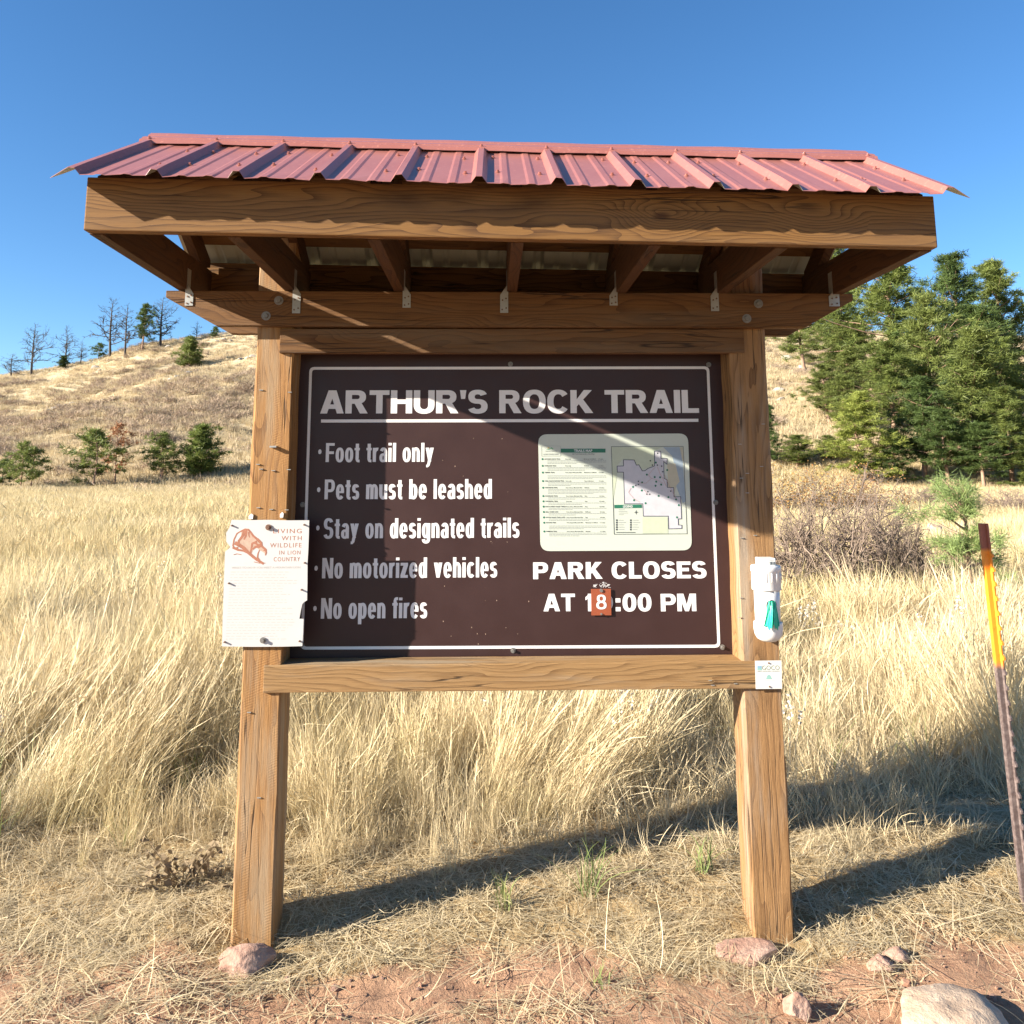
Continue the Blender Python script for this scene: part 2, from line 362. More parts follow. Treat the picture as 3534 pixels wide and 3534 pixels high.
# ------------------------------------------------------------ terrain
DW, DP = 1.9229, .147
_cr_u = [0, 60, 120, 180, 240, 300, 360, 400, 440, 480, 700, 966, 1300, 1450, 1600, 1932]
_cr_v = [709, 703, 695, 681, 663, 650, 640, 634, 630, 625, 604, 594, 600, 612, 625, 640]
YC = 150.0
_cp = np.array([on_yk(u, v, YC) for u, v in zip(_cr_u, _cr_v)])
CX = np.concatenate(([-400], _cp[:, 0], [400])); CZ = np.concatenate(([_cp[0, 2]-22], _cp[:, 2], [_cp[-1, 2]-6]))
_prof_y = [-30, -6, -1.6, -.8, -.3, 0, .35, .7, 1.2, 3, 10, 25, 45, 60]
_prof_z = [-.6, -.2, -.125, -.115, -.10, -.075, .0, .05, .085, .13, .20, .29, .38, .5]
def height(x, y, rough=True):
    x = np.asarray(x, float); y = np.asarray(y, float)
    z = np.interp(y, _prof_y, _prof_z)
    far = sstep(3, 30, y)
    z = z + fbm(x*.35, y*.35, 3)*.16*sstep(.6, 4, y)+fbm(x*.06, y*.06, 5)*.5*sstep(12, 45, y)
    yf = np.interp(x, [-60, -15, 10, 40], [52, 50, 46, 41])
    zc = np.interp(x*YC/np.maximum(y+3.2, 30)*1.0, CX, CZ)        # crest height along this bearing
    t_ = (y-yf)/(YC-yf)
    up = np.clip(t_, 0, 1)
    up = up - .06*np.sin(up*math.pi)
    rise = (zc-.5)*np.clip(up, 0, 1.2)*sstep(-.02, .12, t_)
    rise = np.where(y > YC, (zc-.5)-(y-YC)*.10, rise)
    z = z + rise + fbm(x*.05, y*.05, 9)*5.0*sstep(.05, .4, t_)*(1-sstep(.8, 1.0, t_)) + fbm(x*.25, y*.25, 13)*1.1*sstep(.02, .2, t_)
    z = z - .03*np.exp(-((x-.1)**2+(y+.05)**2)/.06)
    if rough:
        nearw = 1-sstep(4, 9, np.hypot(x-.9, y))
        z = z + nearw*(fbm(x*1.6, y*1.6, 21)*.07 + fbm(x*9, y*9, 23, 3)*.03 + np.maximum(fbm(x*22, y*22, 25, 2), 0)*.03)
    return z
def hz(x, y): return float(height(np.array([x]), np.array([y]))[0])
def dirtmask(x, y):
    edge = -.14 + fbm(x*1.1, y*.6, 31)*.85 + fbm(x*5, y*5, 33)*.5
    edge = edge - .10*np.exp(-((x-.2)/.5)**2) + .10*sstep(1.2, 2.2, x) - .06*sstep(2.3, 3, x)
    return 1-sstep(-.10, .10, y-edge)
def hit(u, v, y0=4.0, y1=400.0):     # where a photo pixel (1932 scale) meets the ground
    d = ray(u*K, v*K); ys = np.geomspace(y0, y1, 3000); t_ = (ys-CAM[1])/d[1]
    P = CAM[None]+d[None]*t_[:, None]; g = height(P[:, 0], P[:, 1]) - P[:, 2]
    i = np.argmax(g > 0); i = i if g[i] > 0 else len(ys)-1
    return P[i]

def spaced(a, b, c, d, fine, grow):
    xs = list(np.arange(b, c, fine)); s_ = fine; q = c
    while q < d: xs.append(q); s_ *= grow; q += s_
    xs.append(d); s_ = fine; q = b
    while q > a: s_ *= grow; q -= s_; xs.insert(0, max(q, a))
    return np.array(xs)
XS = spaced(-260, -2.0, 3.9, 260, .024, 1.05); YS = spaced(-14, -.75, 1.1, 330, .022, 1.028)
GX, GY = np.meshgrid(XS, YS); GZ = height(GX, GY)
GV = np.stack([GX.ravel(), GY.ravel(), GZ.ravel()], 1)
nx, ny = len(XS), len(YS)
idx = np.arange(nx*ny).reshape(ny, nx)
GF = np.stack([idx[:-1, :-1].ravel(), idx[:-1, 1:].ravel(), idx[1:, 1:].ravel(), idx[1:, :-1].ravel()], 1)
Gd = dirtmask(GV[:, 0], GV[:, 1])
Gh = sstep(-.02, .06, (GV[:, 1]-np.interp(GV[:, 0], [-60, -15, 10, 40], [52, 50, 46, 41]))/100)
fd = Gd[GF].mean(1); fy_ = GV[GF][:, :, 1].mean(1); fh = Gh[GF].mean(1)
for nm, sel in (("dirt_path", fd > .5), ("meadow_ground", (fd <= .5) & (fh < .5)), ("hillside", fh >= .5)):
    ff = GF[sel]; used, inv = np.unique(ff, return_inverse=True)
    me = np_mesh(nm, GV[used], inv.reshape(ff.shape), M_ground, True)
    for an, av in (("dirt", Gd), ("hill", Gh)):
        at = me.attributes.new(an, 'FLOAT', 'POINT'); at.data.foreach_set("value", av[used].astype(np.float32))
    tag(link(bpy.data.objects.new(nm, me)), kind="structure")
#@@TERRAIN_END

# ------------------------------------------------------------ the kiosk
kiosk = empty("trail_kiosk", (DW/2, DP/2, -.07), "timber trailhead kiosk with red ribbed metal gable roof over a brown sign", "kiosk")
PW = .14; BZ0, BZ1 = 2.05, 2.182
def roughen(mb, amp, sc, seed):      # slightly uneven sawn faces
    V = np.array(mb.v); 
    n1 = fbm(V[:, 0]*sc+V[:, 2]*sc*.7, V[:, 1]*sc+V[:, 2]*sc*.4, seed)*amp; n2 = fbm(V[:, 2]*sc+3, V[:, 0]*sc+V[:, 1]*sc, seed+5)*amp
    V[:, 0] += n1; V[:, 1] += n2; mb.v = [tuple(q) for q in V]; return mb
def post_mesh(x0, seed):
    nseg = 44; zs = np.linspace(-.45, 2.40, nseg); b = .006; V = []; Fq = []
    ring = [(b, 0), (PW-b, 0), (PW, b), (PW, DP-b), (PW-b, DP), (b, DP), (0, DP-b), (0, b)]
    for k_, z in enumerate(zs):
        for i, (px, py) in enumerate(ring):
            dx = (vnoise(z*5+i//2*7, seed)-.5)*.005+(vnoise(z*23+i//2*3, seed+9)-.5)*.003
            dy = (vnoise(z*6+i//2*5, seed+4)-.5)*.004
            V.append((x0+px+float(dx), py+float(dy), z))
    for k_ in range(nseg-1):
        for i in range(8): a = k_*8+i; c = k_*8+(i+1) % 8; Fq.append((a, c, c+8, a+8))
    Fq.append(tuple(range(8))[::-1]); Fq.append(tuple(range((nseg-1)*8, nseg*8)))
    return V, Fq
V, Fq = post_mesh(0, 3); p1 = mesh_obj("post", V, Fq, M_post, kiosk)
V, Fq = post_mesh(DW-PW, 8); p2 = mesh_obj("post", V, Fq, M_postr, kiosk); p2["label"] = "right post, greyer and more weathered"
# staples and nail heads left in the posts
mb = MB()
for (u, v, a) in ((493, 736, .2), (547, 740, -.1), (487, 876, .3), (493, 885, -.2), (516, 888, .1), (545, 886, -.1), (488, 958, .2), (512, 961, .9), (541, 962, .2), (470, 1344, .1), (515, 1290, .5), (489, 1505, .2)):
    p = on_yk(u, v, -.002); mb.box(p[0]-.007, p[0]+.007, -.005, 0, p[2]-.0012, p[2]+.0012)
p = on_yk(517, 843, -.002); mb.box(p[0]-.012, p[0]+.012, -.02, 0, p[2]-.003, p[2]+.003)
mb.split("staple", M_galv, p1)
mb = MB()
for (u, v) in ((1396, 838), (1440, 800), (1410, 893), (1399, 902), (1437, 880), (1410, 930), (1398, 1128), (1395, 1165), (1400, 1015), (1425, 1010)):
    p = on_yk(u, v, -.002); mb.box(p[0]-.006, p[0]+.006, -.005, 0, p[2]-.001, p[2]+.001)
mb.split("staple", M_galv, p2)
# paper scraps stapled above the notice
for (u, v, ww) in ((474, 973, .016), (532, 970, .013)):
    p = on_yk(u, v, -.004); q = MB()
    q.prism([(p[0]-ww/2, p[2]-.012), (p[0]+ww*.4, p[2]-.012), (p[0]+ww/2, p[2]+.002), (p[0]+ww*.1, p[2]+.008), (p[0]-ww*.5, p[2]+.0)], 'y', -.007, -.004)
    q.build("paper_scrap", M_white, p1)

def beam_poly(z0, z1):
    e = .331; i = .141
    return [(-e, z1), (-e, z1-.026), (-i, z0), (DW+i, z0), (DW+e, z1-.026), (DW+e, z1)]
beam_f = MB().prism(beam_poly(BZ0, BZ1), 'y', -.04, -.001, .003)
bslope = lambda x, y, z: (x, y, z-.0032*(x-DW/2))
b1 = beam_f.warp(bslope).build("beam", M_beam, kiosk)
b2 = MB().prism(beam_poly(BZ0, BZ1), 'y', DP+.001, DP+.04, .003).warp(bslope).build("beam", M_beam, kiosk)
for (u, v) in ((526, 567), (502, 596), (1431, 573), (1409, 601)):
    p = on_yk(u, v, -.041); mb = MB()
    mb.cyl((p[0], -.040, p[2]), (p[0], -.043, p[2]), .017, n=16); mb.cyl((p[0], -.043, p[2]), (p[0], -.050, p[2]), .0105, .008, n=12)
    mb.build("carriage_bolt", M_zinc, b1)
# header and bottom rail let into the posts
hl_, hr_ = on_y(966, 1180, -.008), on_y(2567, 1180, -.008)
hz0 = (on_y(966, 1215, -.008)[2]+on_y(2567, 1222, -.008)[2])/2
MB().box(hl_[0], hr_[0], -.012, .03, hz0, BZ0-.004, .0025).build("header_board", M_beam, kiosk)
mb = MB(); X0, X1 = .078, DW-.078
mb.box(X0, X1, -.010, DP-.03, .747, .8395, .003)
V = np.array(mb.v); rail = roughen(mb, .003, 9, 40).build("bottom_rail", M_rail, kiosk)
q = MB()
for (u, v) in ((1388, 1290), (1340, 1284), (1345, 1293)):
    p = on_yk(u, v, -.011); q.box(p[0]-.006, p[0]+.006, -.0125, -.009, p[2]-.001, p[2]+.001)
q.split("staple", M_galv, rail)

# ---- roof frame: seven trusses; the roof sits slightly skewed on the beams
def T(x, y, z): return (x, y+.0157*(x-DW/2), z-.0137*(x-DW/2))
def TC(x, y, z):
    k_ = min(max((-.04-y)/.69, 0), 1); return (x, y+.0157*(x-DW/2), z+(x-DW/2)*(-.0032-.0105*k_))
YF, YR, YB = -.7723, -.259, .254                # fascia face, ridge, rear end
ZE, ZR = 2.324, 2.6584                         # sheet at eave and ridge
YE = -.858; SL = (ZR-ZE)/(YR-YE)
def zroof(y): return ZR-abs(y-YR)*SL
CH = [-.273, .125, .535, .960, 1.372, 1.755, 2.196]
for i, x in enumerate(CH):
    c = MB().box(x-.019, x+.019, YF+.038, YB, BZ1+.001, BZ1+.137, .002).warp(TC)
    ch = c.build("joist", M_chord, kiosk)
    for s in (-1, 1):
        ye = YF+.06 if s < 0 else YB-.02
        za = zroof(ye)-.036; zb = zroof(YR)-.036; yr = YR+s*.0008
        poly = [(ye, za), (yr, zb), (yr, zb-.102), (ye+(-s)*.09, zroof(ye+(-s)*.09)-.036-.102), (ye, za-.03)]
        q = MB().prism(poly, 'x', x-.0175+.0004*s, x+.0175+.0004*s, .0015).warp(T)
        q.build("rafter", M_chord, ch)
    # hurricane tie: plate on the beam face, twisted up the joist's side
    sgn = 1 if i in (0, 1, 2) else -1
    px = x+sgn*.019
    q = MB(); zt = BZ1-.0032*(x-DW/2)
    hgt = (.058, .085, .062, .08, .05, .07, .05)[i]
    xx0, xx1 = (px-.004, px+.026) if sgn > 0 else (px-.026, px+.004)
    if i == 6: xx0, xx1 = x-.036, x+.004
    q.prism([(xx0, zt-hgt), (xx1, zt-hgt), (xx1, zt-.012), ((xx1 if sgn < 0 else xx0)+.002, zt+.03), ((xx1 if sgn < 0 else xx0)-.001, zt+.03), (xx0, zt-.012)], 'y', -.0432, -.0412)
    q.box(px-.001 if sgn < 0 else px, px if sgn < 0 else px+.001, -.043, -.005, zt-.0, zt+.085)
    tie = q.build("hurricane_tie", M_galv, kiosk)
    q = MB()
    for (dx, dz) in ((.25, .15), (.75, .22), (.3, .6), (.72, .68)):
        cx_ = xx0+(xx1-xx0)*dx; cz_ = zt-hgt+dz*hgt; q.cyl((cx_, -.0432, cz_), (cx_, -.0455, cz_), .0032, n=8)
    q.split("nail", M_rustbolt, tie)
fz0, fz1 = BZ1+.003, BZ1+.163
mb = MB().box(-.292, DW+.292, YF, YF+.037, fz0, fz1, .004); mb = roughen(mb, .002, 5, 50).warp(T); mb.build("fascia", M_fas, kiosk)
MB().box(-.292, DW+.292, YB+.001, YB+.037, fz0+.01, fz1, .004).warp(T).build("fascia", M_fas, kiosk)
for yy in (YF+.14, YR-.08, YR+.08, YB-.14):
    s = -1 if yy < YR else 1; z = zroof(yy)
    poly = [(yy-.04, zroof(yy-.04)-.0355), (yy+.04, zroof(yy+.04)-.0355), (yy+.04, zroof(yy+.04)-.017), (yy-.04, zroof(yy-.04)-.017)]
    MB().prism(poly, 'x', -.30, DW+.30).warp(T).build("purlin", M_beam, kiosk)

# ---- ribbed sheets
RX0, RX1 = -.322, DW+.322; NR = 12; RSP = (RX1-RX0-.052)/(NR-1)
def rib_profile():
    P = []; 
    for k_ in range(NR):
        c = RX0+.026+RSP*k_
        P += [(c-.023, 0), (c-.009, .019), (c+.009, .019), (c+.023, 0)]
        if k_ < NR-1:
            for m_ in (1/3, 2/3):
                d = c+RSP*m_; P += [(d-.016, 0), (d-.008, .0028), (d+.008, .0028), (d+.016, 0)]
    P[0] = (P[0][0]-.036, -.013)                   # flared edges of the outer sheets
    P[-1] = (P[-1][0]+.036, -.013)
    return P
PR = rib_profile(); THK = .0016
def sheet(s):
    ys = np.linspace(YE, YR-.012, 9) if s < 0 else np.linspace(YR+.012, YR+(YR-YE), 9)
    V = []; Fq = []; mi = []; n = len(PR)
    for lay in (0, 1):
        for j, y in enumerate(ys):
            for i, (x, h) in enumerate(PR):
                wv = 0.0015*math.sin(x*31+j*.3)+.0012*math.sin(x*77+2) if j in (0, 8) else 0
                V.append((x, y-SL*h*.87*(1 if s < 0 else -1)*.5, zroof(y)+h-(THK if lay else 0)+wv))
    L = n*len(ys)
    for j in range(len(ys)-1):
        for i in range(n-1):
            a = j*n+i; Fq.append((a, a+1, a+n+1, a+n)); mi.append(0); Fq.append((L+a, L+a+n, L+a+n+1, L+a+1)); mi.append(1)
    for j in (0, len(ys)-1):
        for i in range(n-1): a = j*n+i; Fq.append((a, a+L, a+L+1, a+1)); mi.append(0)
    for i in (0, n-1):
        for j in range(len(ys)-1): a = j*n+i; Fq.append((a, a+n, a+n+L, a+L)); mi.append(0)
    V = [T(*p) for p in V]
    return mesh_obj("roof_sheet", V, Fq, None, kiosk, mats=[M_roof, M_under], mi=mi)
sf = sheet(-1); sb = sheet(1)
q = MB(); nrm = Vector((0, -SL, 1)).normalized()
for k_ in range(NR):
    c = RX0+.026+RSP*k_
    for (dx, yy, only) in ((-.045, YE+.16, None), (-.045, YE+.40, None), (.05, YE+.17, 1), (.045, YE+.41, 2)):
        if only and (k_*only) % 3 == 0: continue
        x = c+dx+random.uniform(-.012, .012); y = yy+random.uniform(-.03, .03)
        if not RX0+.02 < x < RX1-.02: continue
        p = Vector(T(x, y, zroof(y)+.0005)); q = MB()
        q.cyl(p, p+nrm*.0018, .0075, n=10); q.cyl(p+nrm*.0018, p+nrm*.0075, .0042, n=6); q.build("screw", M_roof, sf)

# ridge cap, folded over both slopes and lying on the ribs
def capline(y):
    return zroof(y)+.0235
cy_ = [q*.84 for q in [-.118, -.112, -.09, -.088, -.060, -.056, -.03, -.026, 0, .026, .03, .056, .06, .088, .09, .112, .118]]
cz_ = [-.012, .0, .0, .0035, .0035, 0, 0, .003, .006, .003, 0, 0, .0035, .0035, 0, 0, -.012]
V = []; Fq = []; xs = np.linspace(RX0-.004, RX1+.004, 40); n = len(cy_)
for lay in (0, 1):
    for x in xs:
        for dy, dz in zip(cy_, cz_):
            V.append(T(x, YR+dy, capline(YR+dy)+dz-(THK if lay else 0)+.0012*math.sin(x*19+dy*30)))
L = n*len(xs)
for j in range(len(xs)-1):
    for i in range(n-1): a = j*n+i; Fq.append((a, a+n, a+n+1, a+1)); Fq.append((L+a, L+a+1, L+a+n+1, L+a+n))
for j in (0, len(xs)-1):
    for i in range(n-1): a = j*n+i; Fq.append((a, a+1, a+1+L, a+L))
for i in (0, n-1):
    for j in range(len(xs)-1): a = j*n+i; Fq.append((a, a+L, a+n+L, a+n))
cap = mesh_obj("ridge_cap", V, Fq, M_roof, kiosk)
q = MB()
for k_ in range(NR):
    c = RX0+.026+RSP*k_; p = Vector(T(c, YR-.084, capline(YR-.084)+.0003))
    q = MB(); q.cyl(p, p+nrm*.0018, .0075, n=10); q.cyl(p+nrm*.0018, p+nrm*.008, .0042, n=6); q.build("screw", M_roof, cap)

# ------------------------------------------------------------ lettering
def text_mesh(body, bold=0.0, spacing=1.0, extr=0.0):
    cu = bpy.data.curves.new("txt", 'FONT'); cu.body = body; cu.offset = bold; cu.size = 1; cu.space_character = spacing
    cu.extrude = extr; cu.resolution_u = 4; cu.fill_mode = 'FRONT' if extr == 0 else 'BOTH'
    o = bpy.data.objects.new("txt", cu); COL.objects.link(o); dg = bpy.context.evaluated_depsgraph_get(); dg.update()
    me = bpy.data.meshes.new_from_object(o.evaluated_get(dg)); bpy.data.objects.remove(o)
    V = np.array([q.co[:] for q in me.vertices]).reshape(-1, 3); Fq = [tuple(p.vertices) for p in me.polygons]; bpy.data.meshes.remove(me)
    return V, Fq
def capspan(body, V):               # baseline 0, cap height measured on 'H'
    return CAPH
_v, _ = text_mesh("H"); CAPH = _v[:, 1].max()
def text_to(mb, body, x0, x1, zb, zc, y, bold=0.03, spacing=1.0, thick=.0006):
    """text from x0 to x1, baseline zb, cap height up to zc, facing -y, standing THICK proud of y"""
    V, Fq = text_mesh(body, bold, spacing); 
    if len(V) == 0: return
    _h0, _ = text_mesh("H", bold); h0, h1 = _h0[:, 1].min(), _h0[:, 1].max()
    X = x0+(V[:, 0]-V[:, 0].min())/(V[:, 0].max()-V[:, 0].min())*(x1-x0)
    Z = zb+(V[:, 1]-h0)/(h1-h0)*(zc-zb)
    P = np.stack([X, np.full(len(V), y-thick), Z], 1)
    mb.add(P, Fq)                                  # front face
    cnt = {}
    for f in Fq:
        for a, b in zip(f, f[1:]+f[:1]): cnt[(a, b)] = 1
    B = P.copy(); B[:, 1] = y; base = len(mb.v); mb.add(np.vstack([P, B]), [(a, b, b+len(P), a+len(P)) for (a, b) in cnt if (b, a) not in cnt])
# heavy sign lettering drawn as strokes: rects, polygons and elliptical ring segments (cap height 1)
def glyph(ch, W, H):
    Q = []
    pn = [0]
    def rc(x0, y0, x1, y1): pn[0] += 1; Q.append((pn[0], [(x0, y0), (x1, y0), (x1, y1), (x0, y1)]))
    def pg(*p): pn[0] += 1; Q.append((pn[0], list(p)))
    def sq(a, r): 
        c, s_ = math.cos(a), math.sin(a); e = .86
        return math.copysign(abs(c)**e, c)*r[0], math.copysign(abs(s_)**e, s_)*r[1]
    def rg(cx, cy, rx, ry, a0=0, a1=360, w_=None, h_=None):
        w_ = W if w_ is None else w_; h_ = H if h_ is None else h_
        n = max(6, int(abs(a1-a0)/9)); pr = None; pn[0] += 1
        for i in range(n+1):
            a = R(a0+(a1-a0)*i/n); o = sq(a, (rx, ry)); q = sq(a, (max(rx-w_, .01), max(ry-h_, .01)))
            cur = ((cx+o[0], cy+o[1]), (cx+q[0], cy+q[1]))
            if pr: Q.append((pn[0], [pr[0], cur[0], cur[1], pr[1]]))
            pr = cur
    def S_(w, top, bot, Hh):
        s_ = (top-bot+Hh)/2; r1, r2 = .49*s_, .51*s_
        rg(w/2, top-r1, w/2*.95, r1, 18, 270, W, Hh); rg(w/2, bot+r2, w/2, r2, 90, -160, W, Hh)
    x = .74
    if ch == ' ': return [], .34
    if ch == 'A':
        w = .92; t = W*.62; m = w/2; k = W*1.06
        pg((0, 0), (k, 0), (m-t+k, 1), (m-t, 1)); pg((w-k, 0), (w, 0), (m+t, 1), (m+t-k, 1)); rc(.2, .2, .72, .2+H*.95)
    elif ch in 'RPB':
        w = .84 if ch == 'R' else .8; rc(0, 0, W, 1); b = .42 if ch == 'R' else .36
        rc(W*.9, 1-H, .46, 1); rc(W*.9, b, .46, b+H); rg(.46, (1+b)/2, .34, (1-b)/2, -90, 90)
        if ch == 'R': pg((.34, .46), (.60, .50), (.88, 0), (.88-W*1.22, 0)); w = .88
    elif ch == 'T': w = .78; rc(0, 1-H, w, 1); rc(w/2-W/2, 0, w/2+W/2, 1-H*.9)
    elif ch == 'H': w = .84; rc(0, 0, W, 1); rc(w-W, 0, w, 1); rc(W*.9, .5-H*.45, w-W*.9, .5+H*.5)
    elif ch == 'U': w = .82; rc(0, .36, W, 1); rc(w-W, .36, w, 1); rg(w/2, .37, w/2, .39, 180, 360)
    elif ch == 'S': w = .78; S_(w, 1.02, -.02, H)
    elif ch == 's': w = .58; S_(w, x+.02, -.02, H*.9)
    elif ch == 'O': w = .9; rg(.45, .5, .45, .52)
    elif ch in 'CG':
        w = .86; rg(.44, .5, .44, .52, 36, 324)
        if ch == 'G': rc(.46, .36, w, .36+H); rc(w-W, .12, w, .4)
    elif ch == 'K': w = .88; rc(0, 0, W, 1); pg((W*.9, .26), (W*.9, .56), (.86-W*1.3, 1), (.86, 1)); pg((.27, .49), (.46, .66), (.9, 0), (.9-W*1.28, 0)); w = .9
    elif ch == 'I': w = W; rc(0, 0, W, 1)
    elif ch == 'L': w = .68; rc(0, 0, W, 1); rc(W*.9, 0, w, H)
    elif ch in 'FE':
        w = .70; rc(0, 0, W, 1); rc(W*.9, 1-H, w, 1); rc(W*.9, .42, w-.05, .42+H)
        if ch == 'E': w = .74; rc(W*.9, 0, w, H); rc(.6, 1-H, w, 1)
    elif ch == 'N': w = .86; rc(0, 0, W, 1); rc(w-W, 0, w, 1); pg((W*.3, 1), (W*1.2, 1), (w-W*.3, 0), (w-W*1.2, 0))
    elif ch == 'M': w = 1.0; rc(0, 0, W*.95, 1); rc(w-W*.95, 0, w, 1); pg((W*.3, 1), (W*1.35, 1), (.5+W*.4, 0), (.5-W*.4, 0)); pg((w-W*.3, 1), (w-W*1.35, 1), (.5-W*.4, 0), (.5+W*.4, 0))
    elif ch == "'": w = W; pg((W*.18, .62), (W*.82, .62), (W, 1), (0, 1))
    elif ch == 'a': w = .62; rc(w-W, 0, w, .5); rg(.32, .46, .30, .30, 0, 155); rg(.30, .215, .30, .235, 0, 360, W*.95, H*.85)
    elif ch in 'bp': w = .66; rc(0, -.28 if ch == 'p' else 0, W, x if ch == 'p' else 1); rg(.35, .37, .31, .39)
    elif ch == 'd': w = .66; rc(w-W, 0, w, 1); rg(.31, .37, .31, .39)
    elif ch == 'g': w = .66; rc(w-W, -.04, w, x); rg(.31, .37, .31, .38); rg(.33, -.03, .33, .25, 188, 360)
    elif ch == 'o': w = .66; rg(.33, .37, .33, .39)
    elif ch == 'c': w = .6; rg(.32, .37, .32, .39, 42, 318)
    elif ch == 'e': w = .64; rg(.32, .37, .32, .39, 0, 322); rc(.08, .31, w-.01, .31+H*.72)
    elif ch == 'f': w = .42; rc(.09, 0, .09+W, .8); rg(.33, .78, .24, .24, 90, 180); rc(.32, 1.02-H, .44, 1.02); rc(0, x-H*.9, .42, x)
    elif ch in 'hn': w = .64; rc(0, 0, W, 1 if ch == 'h' else x); rg(.32, .40, .32, .36, 0, 180); rc(w-W, 0, w, .41)
    elif ch == 'i': w = W; rc(0, 0, W, x); rc(0, 1-H*.95, W, 1)
    elif ch == 'l': w = W; rc(0, 0, W, 1)
    elif ch == 'm': w = 1.2-W; rc(0, 0, W, x); rg(.30, .40, .30, .36, 0, 180); rc(.6-W, 0, .6, .41); rg(.9-W, .40, .30, .36, 0, 180); rc(w-W, 0, w, .41)
    elif ch == 'r': w = .44; rc(0, 0, W, x); rg(.38, .36, .38, .39, 80, 180, W, H*1.15)
    elif ch == 't': w = .42; rc(.09, .18, .09+W, .96); rc(0, x-H*.9, .42, x); rg(.34, .21, .25, .23, 180, 270); rc(.33, -.02, .42, -.02+H)
    elif ch == 'u': w = .64; rc(0, .33, W, x); rc(w-W, 0, w, x); rg(.32, .34, .32, .36, 180, 360)
    elif ch == 'v': w = .66; k = W*1.1; pg((0, x), (k, x), (.33+W*.48, 0), (.33-W*.48, 0)); pg((w-k, x), (w, x), (.33+W*.48, 0), (.33-W*.48, 0))
    elif ch == 'y': w = .66; k = W*1.1; pg((0, x), (k, x), (.33+W*.5, .02), (.33-W*.42, .02)); pg((w-k, x), (w, x), (.34, -.2), (.12, -.2)); pg((.06, -.29), (.2, -.29), (.345, -.19), (.06, -.15))
    elif ch == 'z': w = .58; rc(0, 0, w, H); rc(0, x-H, w, x); pg((0, H*.9), (W*1.3, H*.9), (w, x-H*.9), (w-W*1.3, x-H*.9))
    elif ch == '0': w = .72; rg(.36, .5, .36, .52)
    elif ch == '1': w = .46; rc(w-W, 0, w, 1); pg((0, .62), (0, .80), (w-W*.6, 1), (w-W*.95, .72))
    elif ch == '8': w = .74; rg(.37, .74, .32, .28, 0, 360, W, H*.86); rg(.37, .275, .37, .295, 0, 360, W, H*.9)
    elif ch == ':': w = W; rc(0, 0, W, H*1.25); rc(0, .5, W, .5+H*1.25)
    else: w = .5
    return Q, w
def heavy(mb, body, x0, x1, zb, zc, y, stem=.2, H=.165, gap=.075):
    hh = zc-zb
    def total(W): return sum(glyph(c, W, H)[1] for c in body)+gap*(len(body)-1)
    W = stem
    for _ in range(6): sx = (x1-x0)/(total(W)*hh); W = stem/sx if sx < 1 else stem
    sx = (x1-x0)/total(W); x = x0; k = 0
    for c in body:
        Q, w_ = glyph(c, W, H)
        for part_, q in Q:
            lift = .0005+.00003*part_
            P = [(x+px*sx, y-lift, zb+pz*hh) for px, pz in q]
            a = sum((P[i][0]*P[(i+1) % len(P)][2]-P[(i+1) % len(P)][0]*P[i][2]) for i in range(len(P)))
            mb.add(P if a > 0 else P[::-1], [tuple(range(len(P)))])
        x += (w_+gap)*sx
def heavy_px(mb, body, u0, u1, vb, vc, Y, stem=.2, H=.165, gap=.075):
    um = (u0+u1)/2
    heavy(mb, body, on_y(u0, vb, Y)[0], on_y(u1, vb, Y)[0], on_y(um, vb, Y)[2], on_y(um, vc, Y)[2], Y, stem, H, gap)
YS_ = DP-.022                                     # face of the sign
def bx(u, v): p = on_y(u, v, YS_); return p[0], p[2]
def text_px(mb, body, u0, u1, vb, vc, bold=.03, Y=YS_, spacing=1.0, thick=.0006):
    um = (u0+u1)/2
    text_to(mb, body, on_y(u0, vb, Y)[0], on_y(u1, vb, Y)[0], on_y(um, vb, Y)[2], on_y(um, vc, Y)[2], Y, bold, spacing, thick)

sign = empty("trail_sign", (DW/2, YS_, 1.38), "large dark brown trail rules board with white lettering and border", "sign")
zt_ = BZ0-.008
panel = MB().box(PW-.004, DW-PW+.004, YS_, YS_+.012, .833, zt_, .0015).build("panel", M_panel, sign)
TL, TR_, BR, BL = [np.array(bx(*p)) for p in ((1068, 1266.6), (2447.4, 1264.4), (2486, 2235), (1037, 2242))]
def border_poly(ins):
    c = (TL+TR_+BR+BL)/4; out = []
    for p, sx, sz in ((TL, 1, -1), (TR_, -1, -1), (BR, -1, 1), (BL, 1, 1)): out.append(p+np.array([sx*ins, sz*ins]))
    return out
def rounded(P, r, n=5):
    out = []; m_ = len(P)
    for i in range(m_):
        a, b, c = P[i-1], P[i], P[(i+1) % m_]; da = (a-b)/np.linalg.norm(a-b); dc = (c-b)/np.linalg.norm(c-b)
        for k_ in range(n+1):
            t_ = k_/n; p = (b+da*r)*(1-t_)**2+b*2*t_*(1-t_)+(b+dc*r)*t_**2; out.append(p)
    return out
def frame_mesh(mb, O, I, y, th):
    n = len(O); V = [(p[0], y-th, p[1]) for p in O]+[(p[0], y-th, p[1]) for p in I]+[(p[0], y, p[1]) for p in O]+[(p[0], y, p[1]) for p in I]
    Fq = []
    for i in range(n):
        j = (i+1) % n; Fq += [(i, j, n+j, n+i), (i, 2*n+i, 2*n+j, j), (n+i, n+j, 3*n+j, 3*n+i)]
    mb.add(V, Fq)
mb = MB(); frame_mesh(mb, rounded(border_poly(0), .02), rounded(border_poly(.0105), .012), YS_-.0001, .0006); mb.build("border", M_white, sign)
L1 = MB(); heavy_px(L1, "ARTHUR'S ROCK TRAIL", 1105, 2413, 1426, 1346.5, YS_, .25, .2, .06)
